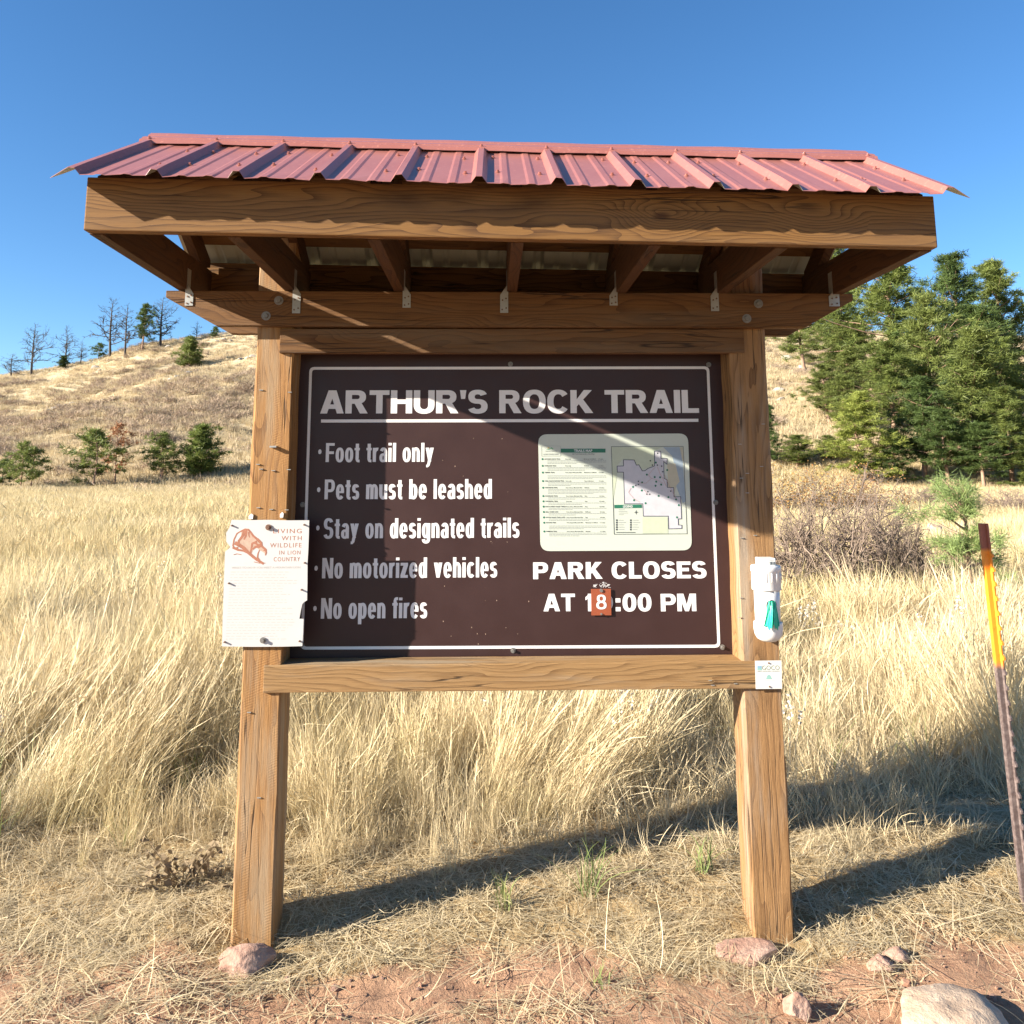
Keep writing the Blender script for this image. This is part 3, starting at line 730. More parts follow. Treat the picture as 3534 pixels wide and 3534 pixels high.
a, b = bx(1108, 1457.5), bx(2410, 1446.5); L1.box(a[0], b[0], YS_-.0007, YS_, (a[1]+bx(2410, 1456.5)[1])/2, (bx(1108, 1446.6)[1]+b[1])/2)
L1.build("title_lettering", M_white, sign)
L2 = MB()
for body, u0, u1, vb, vc, (bu, bv) in (("Foot trail only", 1123.6, 1496.6, 1594, 1528.6, (1104, 1559)), ("Pets must be leashed", 1119.6, 1697.6, 1722, 1654, (1100, 1690)),
        ("Stay on designated trails", 1115.6, 1792.7, 1856.6, 1788, (1097, 1822)), ("No motorized vehicles", 1111, 1716, 1994, 1924, (1091, 1961)), ("No open fires", 1107, 1474, 2134, 2063, (1087, 2100))):
    heavy_px(L2, body, u0, u1, vb, vc, YS_, .17, .14, .10)
    p = on_y(bu, bv, YS_); n = 18; L2.prism([(p[0]+.0062*math.cos(k_*2*math.pi/n), p[2]+.0092*math.sin(k_*2*math.pi/n)) for k_ in range(n)], 'y', YS_-.0007, YS_)
L2.build("rules_lettering", M_white, sign)
L3 = MB(); heavy_px(L3, "PARK CLOSES", 1840, 2439, 1997, 1939, YS_, .27, .2, .07)
for body, u0, u1 in (("AT", 1875.7, 1985), ("1", 2021, 2044), ("0", 2051, 2116), (":", 2125, 2142), ("00", 2149, 2249), ("PM", 2281, 2403.6)): heavy_px(L3, body, u0, u1, 2109.5, 2049, YS_, .25, .19, .07)
L3.build("closing_time_lettering", M_white, sign)
for (u, v) in ((963, 687), (1337, 688), (571, 952), (1350, 948), (968, 1227), (1363, 1221), (569, 1216)):
    p = on_yk(u, v, YS_); q2 = MB(); q2.cyl((p[0], YS_, p[2]), (p[0], YS_-.0022, p[2]), .0098, n=20); q2.cyl((p[0], YS_-.0022, p[2]), (p[0], YS_-.009, p[2]), .006, .005, n=6)
    q2.build("bolt", M_zinc, sign)
# orange plate with the 8 over the old hour
M_orange = flat("orange_plate", (.26, .062, .024), .45, 0, .1, 60)
a, b = on_y(2041, 2123.7, YS_-.004), on_y(2108, 2032, YS_-.004)
pl = MB().box(a[0], b[0], YS_-.0065, YS_-.0045, a[2], b[2], .0005).build("number_plate", M_orange, sign)
q = MB(); heavy_px(q, "8", 2058, 2093.5, 2102, 2053, YS_-.0066, .19, .15); q.build("numeral", M_white, pl)
q = MB()
for v in (2038, 2119): p = on_y(2075, v, YS_-.006); q.cyl((p[0], YS_, p[2]), (p[0], YS_-.010, p[2]), .0065 if v < 2100 else .004, n=8)
q.split("bolt", M_zinc, pl)
q = MB(); p = on_y(2073, 2034, YS_)      # scuffed paint above the plate
for k_ in range(46):
    t_ = math.pi*random.random(); r_ = .033*math.sqrt(random.random()); x = p[0]+r_*math.cos(t_); z = p[2]+.006+r_*.62*math.sin(t_); l = random.uniform(.003, .010); an = random.uniform(-.5, .8)
    q.prism([(x, z), (x+l*math.cos(an), z+l*math.sin(an)), (x+l*math.cos(an)-.001, z+l*math.sin(an)+.0012), (x-.001, z+.0012)], 'y', YS_-.0003, YS_-.0001)
q.build("scuff", M_white, panel)
q = MB()
for k_ in range(26):
    u = random.uniform(1480, 1830); v = random.uniform(1500, 2230); p = on_y(u, v, YS_); s_ = random.uniform(.0008, .0022)
    q.box(p[0]-s_*.6, p[0]+s_*.6, YS_-.0002, YS_, p[2]-s_, p[2]+s_)
q.build("paint_chips", flat("bare_chip", (.35, .25, .18), .8), panel)

# ------------------------------------------------------------ the trails map poster on the sign
M_paper = flat("pale_map_sheet", (.46, .50, .43), .45, 0, .03, 12)
M_dgreen = flat("map_green", (.012, .13, .075), .5); M_ink = flat("map_ink", (.05, .06, .065), .6); M_lav = flat("park_area", (.45, .45, .48), .5)
M_navy = flat("park_outline", (.03, .035, .07), .6); M_water = flat("reservoir_blue", (.26, .33, .39), .5, 0, .15, 40); M_ochre = flat("map_ochre", (.42, .40, .30), .5); M_redl = flat("trail_red", (.42, .2, .16), .6)
M_grn2 = flat("map_light_green", (.42, .47, .35), .5, 0, .08, 60); M_gry = flat("fine_print", (.27, .29, .28), .6); M_sun = flat("logo_sun", (.6, .4, .1), .6); M_grn3 = flat("logo_green", (.08, .36, .16), .6)
pm = empty("trails_map", tuple(on_y(2122, 1700, YS_)), "pale rounded trails map poster stuck on the brown sign", "map")
MT, MR = 1856, 2375
c4 = [np.array(bx(*p)) for p in ((1863, 1497), (2374, 1497), (2388, 1901), (1866, 1901))]
c4 = [np.array(bx(*p)) for p in ((1857, 1499), (2374, 1496), (2388, 1899), (1865, 1902))]
mb = MB(); YM = YS_-.0014
mb.prism([tuple(p) for p in rounded(c4, .036, 7)], 'y', YM, YS_-.0008); sheet_o = mb.build("map_sheet", M_paper, pm)
def zq(px, py): return 1850+px*550/1932, 1480+py*440/1546       # coords of the enlarged photo crop
def mp(px, py): u, v = zq(px, py); p = on_y(u, v, YM); return p[0], p[2]
def mpoly(mb, pts, lift, th=.0003):
    mb.prism([mp(*p) for p in pts], 'y', YM-lift-th, YM-lift)
def mrect(mb, x0, y0, x1, y1, lift=.0001): mpoly(mb, [(x0, y0), (x1, y0), (x1, y1), (x0, y1)], lift)
def mtext(mb, s_, x0, x1, yb, yc, bold=.01, lift=.0005):
    u0, v0 = zq(x0, yb); u1, v1 = zq(x1, yc); um = (u0+u1)/2
    text_to(mb, s_, on_y(u0, v0, YM)[0], on_y(u1, v0, YM)[0], on_y(um, v0, YM)[2], on_y(um, v1, YM)[2], YM-lift, bold, 1.0, .0002)
def mline(mb, pts, wd, lift, closed=False):
    pts = list(pts)+([pts[0]] if closed else [])
    for (ax_, ay_), (bx_, by_) in zip(pts[:-1], pts[1:]):
        l = math.hypot(bx_-ax_, by_-ay_) or 1; nx_, ny_ = -(by_-ay_)/l*wd/2, (bx_-ax_)/l*wd/2; ex, ey = (bx_-ax_)/l*wd/2, (by_-ay_)/l*wd/2
        mpoly(mb, [(ax_-ex+nx_, ay_-ey+ny_), (bx_+ex+nx_, by_+ey+ny_), (bx_+ex-nx_, by_+ey-ny_), (ax_-ex-nx_, ay_-ey-ny_)], lift+random.random()*.00004)
mb = MB(); mrect(mb, 300, 240, 842, 288); mpoly(mb, [(948, 922), (1280, 918), (1281, 958), (949, 962)], .0006); mb.build("green_bands", M_dgreen, pm)
mb = MB(); mtext(mb, "TRAILS MAP", 460, 682, 281, 250, .02); mtext(mb, "LEGEND", 1055, 1172, 954, 927, .02, .001); mb.build("band_titles", M_white, pm)
mb = MB(); mpoly(mb, [(1060, 375), (1190, 378), (1215, 440), (1245, 436), (1287, 510), (1320, 508), (1437, 450), (1437, 270), (1510, 272), (1512, 357), (1587, 360), (1587, 430), (1547, 395), (1552, 600), (1588, 620), (1592, 710), (1668, 712), (1672, 825), (1752, 823), (1763, 1090), (1722, 1092), (1724, 1165), (1766, 1168), (1766, 1208), (1608, 1212), (1604, 1058), (1300, 1058), (1294, 908), (1072, 908), (1060, 525), (985, 525), (982, 452), (1060, 450)], .0004)
mb.build("park_area", M_lav, pm)
mb = MB(); mline(mb, [(1060, 375), (1190, 378), (1215, 440), (1245, 436), (1287, 510), (1320, 508), (1355, 480), (1437, 450), (1437, 270), (1510, 272), (1512, 357), (1587, 360), (1587, 430), (1547, 395), (1552, 600), (1588, 620), (1592, 710), (1668, 712), (1672, 825), (1752, 823), (1763, 1090), (1722, 1092), (1724, 1165), (1766, 1168), (1766, 1208), (1608, 1212), (1604, 1058), (1300, 1058), (1294, 908), (1072, 908), (1060, 525), (985, 525), (982, 452), (1060, 450)], 7, .0007, True)
mb.build("park_outline", M_navy, pm)
mb = MB(); mpoly(mb, [(1540, 222), (1740, 222), (1780, 420), (1795, 640), (1815, 880), (1780, 900), (1700, 700), (1700, 520), (1650, 330)], .0002); mb.build("reservoir", M_water, pm)
mb = MB(); mpoly(mb, [(1590, 420), (1690, 420), (1740, 640), (1700, 690), (1670, 810), (1600, 700)], .0003); mpoly(mb, [(1740, 222), (1782, 222), (1790, 400), (1770, 360)], .0003); mb.build("shore_land", M_ochre, pm)
mb = MB(); mpoly(mb, [(918, 218), (1535, 222), (1430, 266), (1430, 440), (1290, 500), (1060, 365), (975, 450), (985, 530), (930, 900)], .0002); mpoly(mb, [(1290, 1070), (1595, 1070), (1600, 1270), (1292, 1270)], .0003); mb.build("forest_land", M_grn2, pm)
mb = MB(); mline(mb, [(913, 216), (1784, 212), (1830, 1272), (946, 1278)], 5, .0006, True)
mtext(mb, "(All Trail Distances Are One Way)", 440, 708, 312, 297, .005); mline(mb, [(972, 1255), (1200, 1255)], 6, .0009)
mb.build("map_frame", M_ink, pm)
names = ["ARTHUR'S ROCK TRAIL", "OVERLOOK TRAIL", "TIMBER TRAIL", "WELL GULCH NATURE TRAIL", "WESTRIDGE TRAIL", "SHORELINE TRAIL", "WATERFALL TRAIL", "EAST & WEST VALLEY TRAILS", "MILL CREEK LINK", "SOUTH VALLEY TRAIL LOOP", "HOWARD TRAIL", "KIMMONS TRAIL"]
use = ["Foot only", "Foot only", "Foot, Expert Mountain Bike", "Foot only", "Foot, Horse, Mountain Bike", "Foot, Horse, Mountain Bike", "Foot only", "Foot, Horse, Mountain Bike", "Foot, Horse, Mountain Bike", "Foot, Horse, Mountain Bike", "Foot, Expert Mountain Bike", "Foot, Horse, Mountain Bike"]
diff = ["Moderate to Difficult", "Moderate", "Moderate to Difficult", "Easy to Moderate", "Moderate", "Easy", "Easy", "Easy", "Difficult", "Easy", "Moderate to Difficult", "Moderate"]
rows = [367, 449, 530, 633, 714, 815, 879, 943, 1008, 1074, 1138, 1244]; nb = [3, 3, 3, 3, 4, 2, 2, 2, 2, 2, 3, 3]
HD, FP, DT = MB(), MB(), MB()
for i, (nm, us, df, ry) in enumerate(zip(names, use, diff, rows)):
    x0 = 100+i*2; wd = len(nm)*10.2
    mtext(HD, nm, x0, min(x0+wd, x0+245), ry+6, ry-8, .012); mtext(HD, us, 352+i*2, 352+i*2+len(us)*7.6, ry+5, ry-7, .004); mtext(HD, df, 580+i*2, 580+i*2+len(df)*7, ry+5, ry-7, .004); mtext(HD, "%.1f miles" % (1.7, 1.2, 3.3, 1.0, 1.9, 1.0, .2, 3.6, 5.5, 2.4, 1.1, 3.1)[i], 755+i*2, 815+i*2, ry+5, ry-7, .004)
    dy = 20 if i in (2, 10) else 0
    for k_ in range(nb[i]):
        x = 135+i*2; yy = ry+19+dy+k_*17; xe = (850 if k_ < nb[i]-1 else random.uniform(400, 700))
        while x < xe:
            l = random.uniform(14, 46); mrect(FP, x, yy-3.6, min(x+l, xe), yy+2.6, .0003); x += l+7
    u = 78+i*2; DT_ = [(u+12*math.cos(t_*math.pi/7), ry+12*1.0*math.sin(t_*math.pi/7)) for t_ in range(14)]; mpoly(DT, DT_, .0003)
for (u, v) in ((1343, 555), (1438, 585), (1503, 588), (1285, 650), (1456, 640), (1448, 690), (1516, 676), (1175, 704), (1281, 747), (1485, 813), (1604, 828), (1697, 855), (1730, 926), (1188, 865), (1327, 902), (1708, 1073), (1590, 500), (1452, 410)):
    mpoly(DT, [(u+12*math.cos(t_*math.pi/6), v+13*math.sin(t_*math.pi/6)) for t_ in range(12)], .0009)
HD.build("trail_names", M_ink, pm); FP.build("fine_print", M_gry, pm); DT.build("trail_markers", M_dgreen, pm)
mb = MB()
for pts in ([(1440, 470), (1400, 510), (1360, 560), (1400, 600), (1330, 660), (1245, 655)], [(1470, 460), (1500, 540), (1540, 610), (1580, 700)], [(1400, 600), (1470, 620), (1540, 660)], [(1150, 720), (1120, 770), (1190, 850), (1260, 890)], [(1310, 740), (1350, 790)], [(1560, 560), (1590, 640), (1640, 740), (1700, 850)]): mline(mb, pts, 3.2, .0010)
mb.build("trail_lines", M_redl, pm)
mb = MB()
for k_ in range(5):
    for xx in (978, 1148): mrect(mb, xx-10, 1098+k_*28, xx+10, 1118+k_*28, .0004); 
for (u, v) in ((1240, 636), (1240, 675), (1208, 686), (1353, 762), (1343, 792), (1376, 792), (1470, 440), (1535, 520), (1632, 755), (1472, 296), (1385, 387), (1410, 440), (1522, 452)): mrect(mb, u-8, v-8, u+8, v+8, .0010)
for a_ in range(8):
    an = a_*math.pi/4; l = 30 if a_ % 2 == 0 else 15; mpoly(mb, [(1213+l*math.cos(an), 1012+l*math.sin(an)), (1213+5*math.cos(an+1.3), 1012+5*math.sin(an+1.3)), (1213+5*math.cos(an-1.3), 1012+5*math.sin(an-1.3))], .0004+a_*.00001)
mb.build("legend_symbols", M_ink, pm)
mb = MB(); mline(mb, [(66, 206), (298, 208), (298, 330), (68, 332)], 3, .0003, True); mtext(mb, "COLORADO STATE PARKS", 108, 252, 276, 264, .004); mtext(mb, "LORY STATE PARK", 88, 274, 318, 300, .008)
for k_ in range(5):
    for xx in (1000, 1172): mrect(mb, xx, 1104+k_*28, xx+random.uniform(50, 95), 1110+k_*28, .0004)
for k_ in range(4): mrect(mb, 1000, 978+k_*20, 1060+random.uniform(0, 60), 983+k_*20, .0004)
mb.build("logo_lettering", M_gry, pm)
mb = MB(); mpoly(mb, [(118, 252), (150, 244), (178, 236), (190, 222), (202, 240), (214, 246), (200, 252), (188, 238), (160, 250)], .0004); mb.build("logo_ridge", M_grn3, pm)
mb = MB(); mpoly(mb, [(150+13*math.cos(t_*math.pi/8), 237-13*math.sin(t_*math.pi/8)) for t_ in range(9)], .0003); mb.build("logo_sun", M_sun, pm)
#@@SIGN_END

# ------------------------------------------------------------ notice, plaque, bag dispenser, fence post
def z7(px, py): return 740+px/3.22, 1700+py/3.22
YN = -.0125
def np_(px, py): p = on_y(*z7(px, py), YN); return p[0], p[2]
notice = empty("wildlife_notice", tuple(on_y(*z7(570, 1000), YN)), "torn white wildlife notice bolted to the left post", "notice")
out = [(190, 303), (400, 306), (600, 303), (820, 309), (1053, 308), (1049, 480), (1043, 640), (1034, 790), (1033, 1000), (1029, 1198), (1000, 1214), (976, 1240), (960, 1310), (944, 1402), (991, 1404), (986, 1560), (976, 1706), (760, 1712), (420, 1714), (84, 1710), (92, 1380), (104, 1000), (118, 655), (168, 618), (176, 602), (131, 546), (130, 448), (168, 388)]
M_notice = flat("white_notice_sheet", (.47, .465, .45), .55, 0, .05, 18)
M_brownink = flat("faded_brown_ink", (.30, .12, .07), .7, 0, .3, 90); M_faint = flat("faded_grey_ink", (.38, .35, .32), .7)
mb = MB().prism([np_(*p) for p in out], 'y', YN, YN+.0025); nsheet = mb.build("sheet", M_notice, notice)
YT = YN-.0002
mb = MB()
for s_, x0, x1, yb, yc in (("LIVING", 652, 968, 452, 404), ("WITH", 745, 968, 530, 483), ("WILDLIFE", 618, 966, 610, 562), ("IN LION", 720, 955, 688, 645), ("COUNTRY", 658, 950, 764, 718)):
    (u0, v0), (u1, v1) = z7(x0, yb), z7(x1, yc); text_to(mb, s_, on_y(u0, v0, YT)[0], on_y(u1, v0, YT)[0], on_y(u0, v0, YT)[2], on_y(u0, v1, YT)[2], YT, .0, 1.25, .0001)
mb.build("heading", M_brownink, notice)
mb = MB()
(u0, v0), (u1, v1) = z7(190, 846), z7(955, 824); text_to(mb, "WHAT TO DO IF YOU MEET A MOUNTAIN LION", on_y(u0, v0, YT)[0], on_y(u1, v0, YT)[0], on_y(u0, v0, YT)[2], on_y(u0, v1, YT)[2], YT, 0, 1.0, .0001)
for k_ in range(25):
    yy = 880+k_*31; x = 180-k_*2.4; xe = random.uniform(700, 950)-k_*2
    while x < xe:
        l = random.uniform(20, 70); P = [np_(x, yy), np_(min(x+l, xe), yy), np_(min(x+l, xe), yy+5), np_(x, yy+5)]; mb.prism(P, 'y', YT-.0001, YT); x += l+16
mb.build("fine_print", M_faint, notice)
mb = MB()
def stroke(pts, w0, w1):
    P = np.array([np_(*p) for p in pts]); n = len(P)
    for i in range(n-1):
        t0, t1 = i/(n-1), (i+1)/(n-1); wa, wb = (w0+(w1-w0)*t0)/3.22*.00105, (w0+(w1-w0)*t1)/3.22*.00105
        d = P[i+1]-P[i]; d = d/np.linalg.norm(d); nn = np.array([-d[1], d[0]]); lift = random.random()*.0002
        mb.prism([tuple(P[i]+nn*wa-d*wa*.3), tuple(P[i]-nn*wa-d*wa*.3), tuple(P[i+1]-nn*wb+d*wb*.3), tuple(P[i+1]+nn*wb+d*wb*.3)], 'y', YT-.0002-lift, YT)
for pts, a_, b_ in (([(300, 425), (250, 455), (218, 520), (206, 590), (222, 618), (262, 612)], 5, 7), ([(296, 430), (340, 408), (378, 412), (402, 440), (430, 480), (478, 520)], 7, 9), ([(330, 425), (322, 470), (296, 505), (268, 540), (275, 560)], 14, 8), ([(352, 425), (350, 480), (330, 520)], 12, 7), ([(478, 520), (520, 560), (526, 596), (572, 634), (576, 668), (566, 696)], 12, 5), ([(470, 545), (420, 566), (414, 610), (404, 660), (400, 690)], 9, 7), ([(520, 580), (490, 600), (455, 602), (425, 630)], 16, 6), ([(500, 640), (484, 676), (478, 720), (500, 750)], 4, 7), ([(232, 560), (280, 586), (330, 618), (372, 662), (420, 704), (470, 745), (545, 790)], 17, 10), ([(205, 610), (260, 636), (320, 645), (360, 665)], 10, 8), ([(215, 690), (250, 680), (300, 690)], 3, 3), ([(440, 770), (500, 784), (565, 783)], 3, 3), ([(548, 640), (566, 650)], 6, 4), ([(380, 440), (384, 480), (395, 500)], 7, 3), ([(450, 560), (500, 590)], 8, 8)):
    stroke(pts, a_*1.25, b_*1.25)
mb.build("lion_drawing", M_brownink, notice)
mb = MB(); mb.prism([np_(*p) for p in [(300, 425), (345, 405), (385, 412), (420, 455), (478, 520), (520, 556), (528, 598), (578, 640), (572, 690), (540, 660), (500, 640), (470, 610), (430, 640), (405, 690), (380, 650), (330, 610), (275, 560), (268, 535), (296, 500)]], 'y', YT-.0001, YT)
mb.build("lion_tint", flat("pale_brown_ink", (.40, .28, .21), .7, 0, .3, 120), notice)
for (x, y, r_, m_) in ((601, 385, .0105, M_rustbolt), (540, 1640, .0105, M_zinc)):
    p = np_(x, y); MB().cyl((p[0], YN, p[1]), (p[0], YN-.004, p[1]), r_, n=20).cyl((p[0], YN-.004, p[1]), (p[0], YN-.011, p[1]), r_*.62, r_*.55, n=6).build("bolt", m_, notice)
for (x, y) in ((197, 366), (1000, 357), (163, 1007), (970, 1079), (116, 1660), (948, 1650), (1005, 780)):
    p = np_(x, y); MB().cyl((p[0], YN+.001, p[1]), (p[0], YN-.008, p[1]), .0036, .003, n=8).build("screw", M_rustbolt, notice)
# plaque over the rail end
def z8(px, py): return 2500+px/3.22, 1850+py/3.22
YP = -.0135
def pp_(px, py): p = on_y(*z8(px, py), YP); return p[0], p[2]
plaque = empty("funding_plaque", tuple(on_y(*z8(490, 1540), YP)), "small square grey plaque screwed to the right post", "plaque")
M_plaque = flat("pale_aluminium_plate", (.60, .61, .585), .45, .1, .06, 40); M_olive = flat("olive_ink", (.17, .19, .12), .6); M_tblue = flat("logo_blue", (.2, .33, .42), .6); M_tgreen = flat("logo_teal", (.22, .40, .36), .6)
mb = MB().prism([pp_(341, 1386), pp_(634, 1383), pp_(641, 1697), pp_(350, 1700)], 'y', YP, YP+.0015); mb.build("plate", M_plaque, plaque)
YQ = YP-.0002
def ptext(mb, s_, x0, x1, yb, yc, b_=.01):
    (u0, v0), (u1, v1) = z8(x0, yb), z8(x1, yc); text_to(mb, s_, on_y(u0, v0, YQ)[0], on_y(u1, v0, YQ)[0], on_y(u0, v0, YQ)[2], on_y(u0, v1, YQ)[2], YQ, b_, 1.0, .0002)
mb = MB(); ptext(mb, "GOCO", 420, 614, 1488, 1440, .0); ptext(mb, "GREAT OUTDOORS COLORADO", 366, 616, 1508, 1498, 0); mb.build("lettering", M_olive, plaque)
def prect(mb, x0, y0, x1, y1, l=.0001): mb.prism([pp_(x0, y1), pp_(x1, y1), pp_(x1, y0), pp_(x0, y0)], 'y', YQ-l, YQ)
mb = MB(); prect(mb, 366, 1442, 414, 1490); mb.build("logo_square", M_tblue, plaque)
mb = MB(); mb.prism([pp_(366, 1490), pp_(414, 1490), pp_(414, 1476), pp_(398, 1462), pp_(386, 1472), pp_(374, 1460), pp_(366, 1470)], 'y', YQ-.0003, YQ); mb.prism([pp_(467+27*(1+math.cos(t_*math.pi/8)), 1580-38*math.sin(t_*math.pi/8)) for t_ in range(9)], 'y', YQ-.0002, YQ); prect(mb, 464, 1577, 526, 1590, .0003); mb.build("logo_hills", M_tgreen, plaque)
mb = MB(); prect(mb, 430, 1606, 512, 1609); prect(mb, 516, 1606, 570, 1609); prect(mb, 474, 1640, 508, 1643); mb.build("fine_print", M_faint, plaque)
for (x, y) in ((492, 1411), (502, 1674)):
    p = pp_(x, y); MB().cyl((p[0], YP, p[1]), (p[0], YP-.003, p[1]), .0033, .0028, n=10).build("screw", M_rustbolt, plaque)
# bag dispenser: capped white pipe strapped to the post
rad = .0445; YD = -rad-.001
def dz(py, px=490): return on_y(*z8(px, py), YD-rad*.6)[2]
dxt = on_y(*z8(478, 420), YD-rad*.4)[0]; dxb = on_y(*z8(508, 1100), YD-rad*.4)[0]
M_pvc = flat("white_pvc", (.60, .60, .59), .35, 0, .04, 8)
disp = empty("bag_dispenser", (dxb, YD, dz(1185)), "white plastic pipe bag dispenser on the right post", "dispenser")
def tilt(x, y, z): return (x+(dxt-dxb)*(z-dz(1100))/(dz(420)-dz(1100)), y, z)
MB().lathe([(rad, dz(1010)), (rad, dz(560))], (dxb, YD), 40).warp(tilt).build("pipe", M_pvc, disp, True)
c0, c1 = dz(1190), dz(965)
MB().lathe([(.004, c0), (.026, c0+.003), (.040, c0+.012), (.0475, c0+.026), (.0505, c0+.045), (.0505, c1-.002), (.0495, c1), (rad, c1)], (dxb, YD), 40).warp(tilt).build("bottom_cap", M_pvc, disp, True)
c0, c1 = dz(605), dz(332)
mb = MB().lathe([(rad, c0), (.0505, c0), (.0515, c0+.002), (.0515, c1-.022), (.0535, c1-.02), (.0535, c1-.006), (.051, c1), (.02, c1)], (dxb, YD), 40).warp(tilt)
topcap = mb.build("top_cap", M_pvc, disp, True)
mb = MB()
for a_ in range(-150, 30, 22):
    an = R(a_); mb.cyl((dxb+.0515*math.cos(an), YD+.0515*math.sin(an), c0+.03), (dxb+.0515*math.cos(an), YD+.0515*math.sin(an), c1-.024), .0022, n=8)
mb.warp(tilt).build("grip_ribs", M_pvc, topcap, True)
plug = MB().box(dxb-.029, dxb+.029, YD-.029, YD+.029, c1-.001, dz(245), .004).warp(tilt).build("plug", M_pvc, disp)
mb = MB(); pz0, pz1 = c1+.003, dz(262); mb.box(dxb+.001, dxb+.0265, YD-.0296, YD-.0291, pz0, pz1).warp(tilt); stk = mb.build("sticker", M_plaque, plug)
mb = MB(); x = dxb+.006
while x < dxb+.025:
    l = random.choice((.0006, .0012, .0018)); mb.box(x, x+l, YD-.0299, YD-.0297, pz0+.001, pz0+(pz1-pz0)*.62); x += l+random.choice((.0008, .0014))
mb.box(dxb+.005, dxb+.022, YD-.0299, YD-.0297, pz0+(pz1-pz0)*.78, pz0+(pz1-pz0)*.84)
mb.warp(tilt).build("barcode", M_ink, stk)
s0, s1 = dz(985), dz(700)                    # slot: arched dark patch on the uncut pipe, painting in the opening's shade
mb = MB(); V = []; Fq = []; na, nz = 10, 14
def slot_half(t_): return .019*(math.sqrt(max(0, 1-((t_-.8)/.2)**2)) if t_ > .8 else 1)
ph0 = .05
for j in range(nz+1):
    t_ = j/nz; z = s0+(s1-s0)*t_
    for i in range(na+1):
        a_ = -math.pi/2+ph0+(i/na-.5)*2*slot_half(t_)/rad; V.append((dxb+(rad+.0006)*math.cos(a_), YD+(rad+.0006)*math.sin(a_), z))
for j in range(nz):
    for i in range(na): a = j*(na+1)+i; Fq.append((a, a+1, a+na+2, a+na+1))
mb.add(V, Fq).warp(tilt).build("slot", flat("dark_slot", (.05, .05, .05), .8), disp)
M_bag, t_n, b_n = newmat("green_bag_film"); b_n.inputs["Base Color"].default_value = (.03, .56, .38, 1); b_n.inputs["Roughness"].default_value = .3
tr_ = t_n.nodes.new("ShaderNodeBsdfTranslucent"); tr_.inputs[0].default_value = (.08, .75, .52, 1); mx_ = t_n.nodes.new("ShaderNodeMixShader"); mx_.inputs[0].default_value = .35
t_n.links.new(b_n.outputs[0], mx_.inputs[1]); t_n.links.new(tr_.outputs[0], mx_.inputs[2]); t_n.links.new(mx_.outputs[0], t_n.nodes["Material Output"].inputs[0])
V = []; Fq = []; nu, nv = 60, 26; bz0, bz1 = dz(1005), dz(712)
for j in range(nv+1):
    t_ = j/nv; z = bz1+(bz0-bz1)*t_
    half = .010+.0185*t_**.8; cx_ = dxb+ph0*rad*.9-.004*t_
    for i in range(nu+1):
        s_ = i/nu*2-1; fold = math.sin(s_*11+2*t_+math.sin(s_*5)*1.5)*.0035*(.4+t_)+math.sin(s_*23+t_*4)*.0016
        x = cx_+s_*half; bulge = .012*math.sin(min(1, t_*1.4)*math.pi*.5)*(1-s_*s_*.7)
        yy = YD-math.sqrt(max(rad**2-(x-dxb)**2, 1e-6))-.004-bulge-abs(fold)
        zz = z+(.006*math.sin(s_*7+1)+.004*math.sin(s_*17))*t_*t_+(.010*max(0, 1-abs(s_)*2) if t_ > .7 else 0)*(t_-.7)
        V.append((x, yy+fold*.6, zz))
for j in range(nv):
    for i in range(nu): a = j*(nu+1)+i; Fq.append((a, a+1, a+nu+2, a+nu+1))
MBb = MB().add(V, Fq).warp(tilt); bag = MBb.build("plastic_bag", M_bag, None, True); tag(bag, "crumpled green plastic bag hanging from the white dispenser slot", "bag")
sm = bag.modifiers.new("thickness", 'SOLIDIFY'); sm.thickness = .0004

# steel fence post
TPY = .12; ta = Vector(on_yk(1857, 988, TPY)); tb = Vector(on_yk(1857+.1135*720, 988+720, TPY)); axis = (ta-tb).normalized()
tb = tb - axis*.25; LEN = (ta-tb).length
def tp_mat():
    m, t, b = newmat("fence_post_paint"); sp = t.nodes.new("ShaderNodeSeparateXYZ"); oc = ocoord(t); t.links.new(oc, sp.inputs[0]); z = sp.outputs[2]
    n = noise(t, oc, 60, 4, .7); n2 = noise(t, oc, 9, 3)
    zz = mth(t, 'ADD', z, mth(t, 'MULTIPLY', mth(t, 'SUBTRACT', n2, .5), .03))
    c = mixc(t, maprange(t, n, .4, .65), (.085, .06, .055), (.15, .115, .105))
    orange = mixc(t, maprange(t, n, .55, .75), (.78, .25, .015), (.6, .15, .02))
    c = mixc(t, maprange(t, zz, LEN-.535, LEN-.50), c, orange)
    c = mixc(t, maprange(t, zz, LEN-.105, LEN-.085), c, mixc(t, n, (.20, .055, .03), (.28, .08, .045)))
    t.links.new(c, b.inputs["Base Color"]); b.inputs["Roughness"].default_value = .5; bump(t, b, n, .2, .002); return m
M_tp = tp_mat()
tpost = empty("fence_post", tuple(tb), "leaning steel post with orange painted upper half beside the grass", "post")
rot = axis.to_track_quat('Z', 'Y').to_matrix().to_4x4()
xw = Vector((1, .12, 0)); xw = (xw-axis*xw.dot(axis)).normalized(); yw = axis.cross(xw)
tpost.matrix_world = Matrix(((xw.x, yw.x, axis.x, tb.x), (xw.y, yw.y, axis.y, tb.y), (xw.z, yw.z, axis.z, tb.z), (0, 0, 0, 1)))
bpy.context.view_layer.update()
def local(o): o.matrix_parent_inverse = Matrix.Identity(4); return o
prof = [(-.0175, .004), (-.0175, .0), (-.015, -.0015), (.001, -.003), (.003, -.0105), (.0075, -.0105), (.0095, -.002), (.0165, -.001), (.0175, .0), (.0175, .004), (.003, .005), (.0025, .034), (-.0025, .034), (-.003, .005)]
local(MB().prism(prof, 'z', 0, LEN).build("shaft", M_tp, tpost))
k_ = 0; zz = LEN-.118
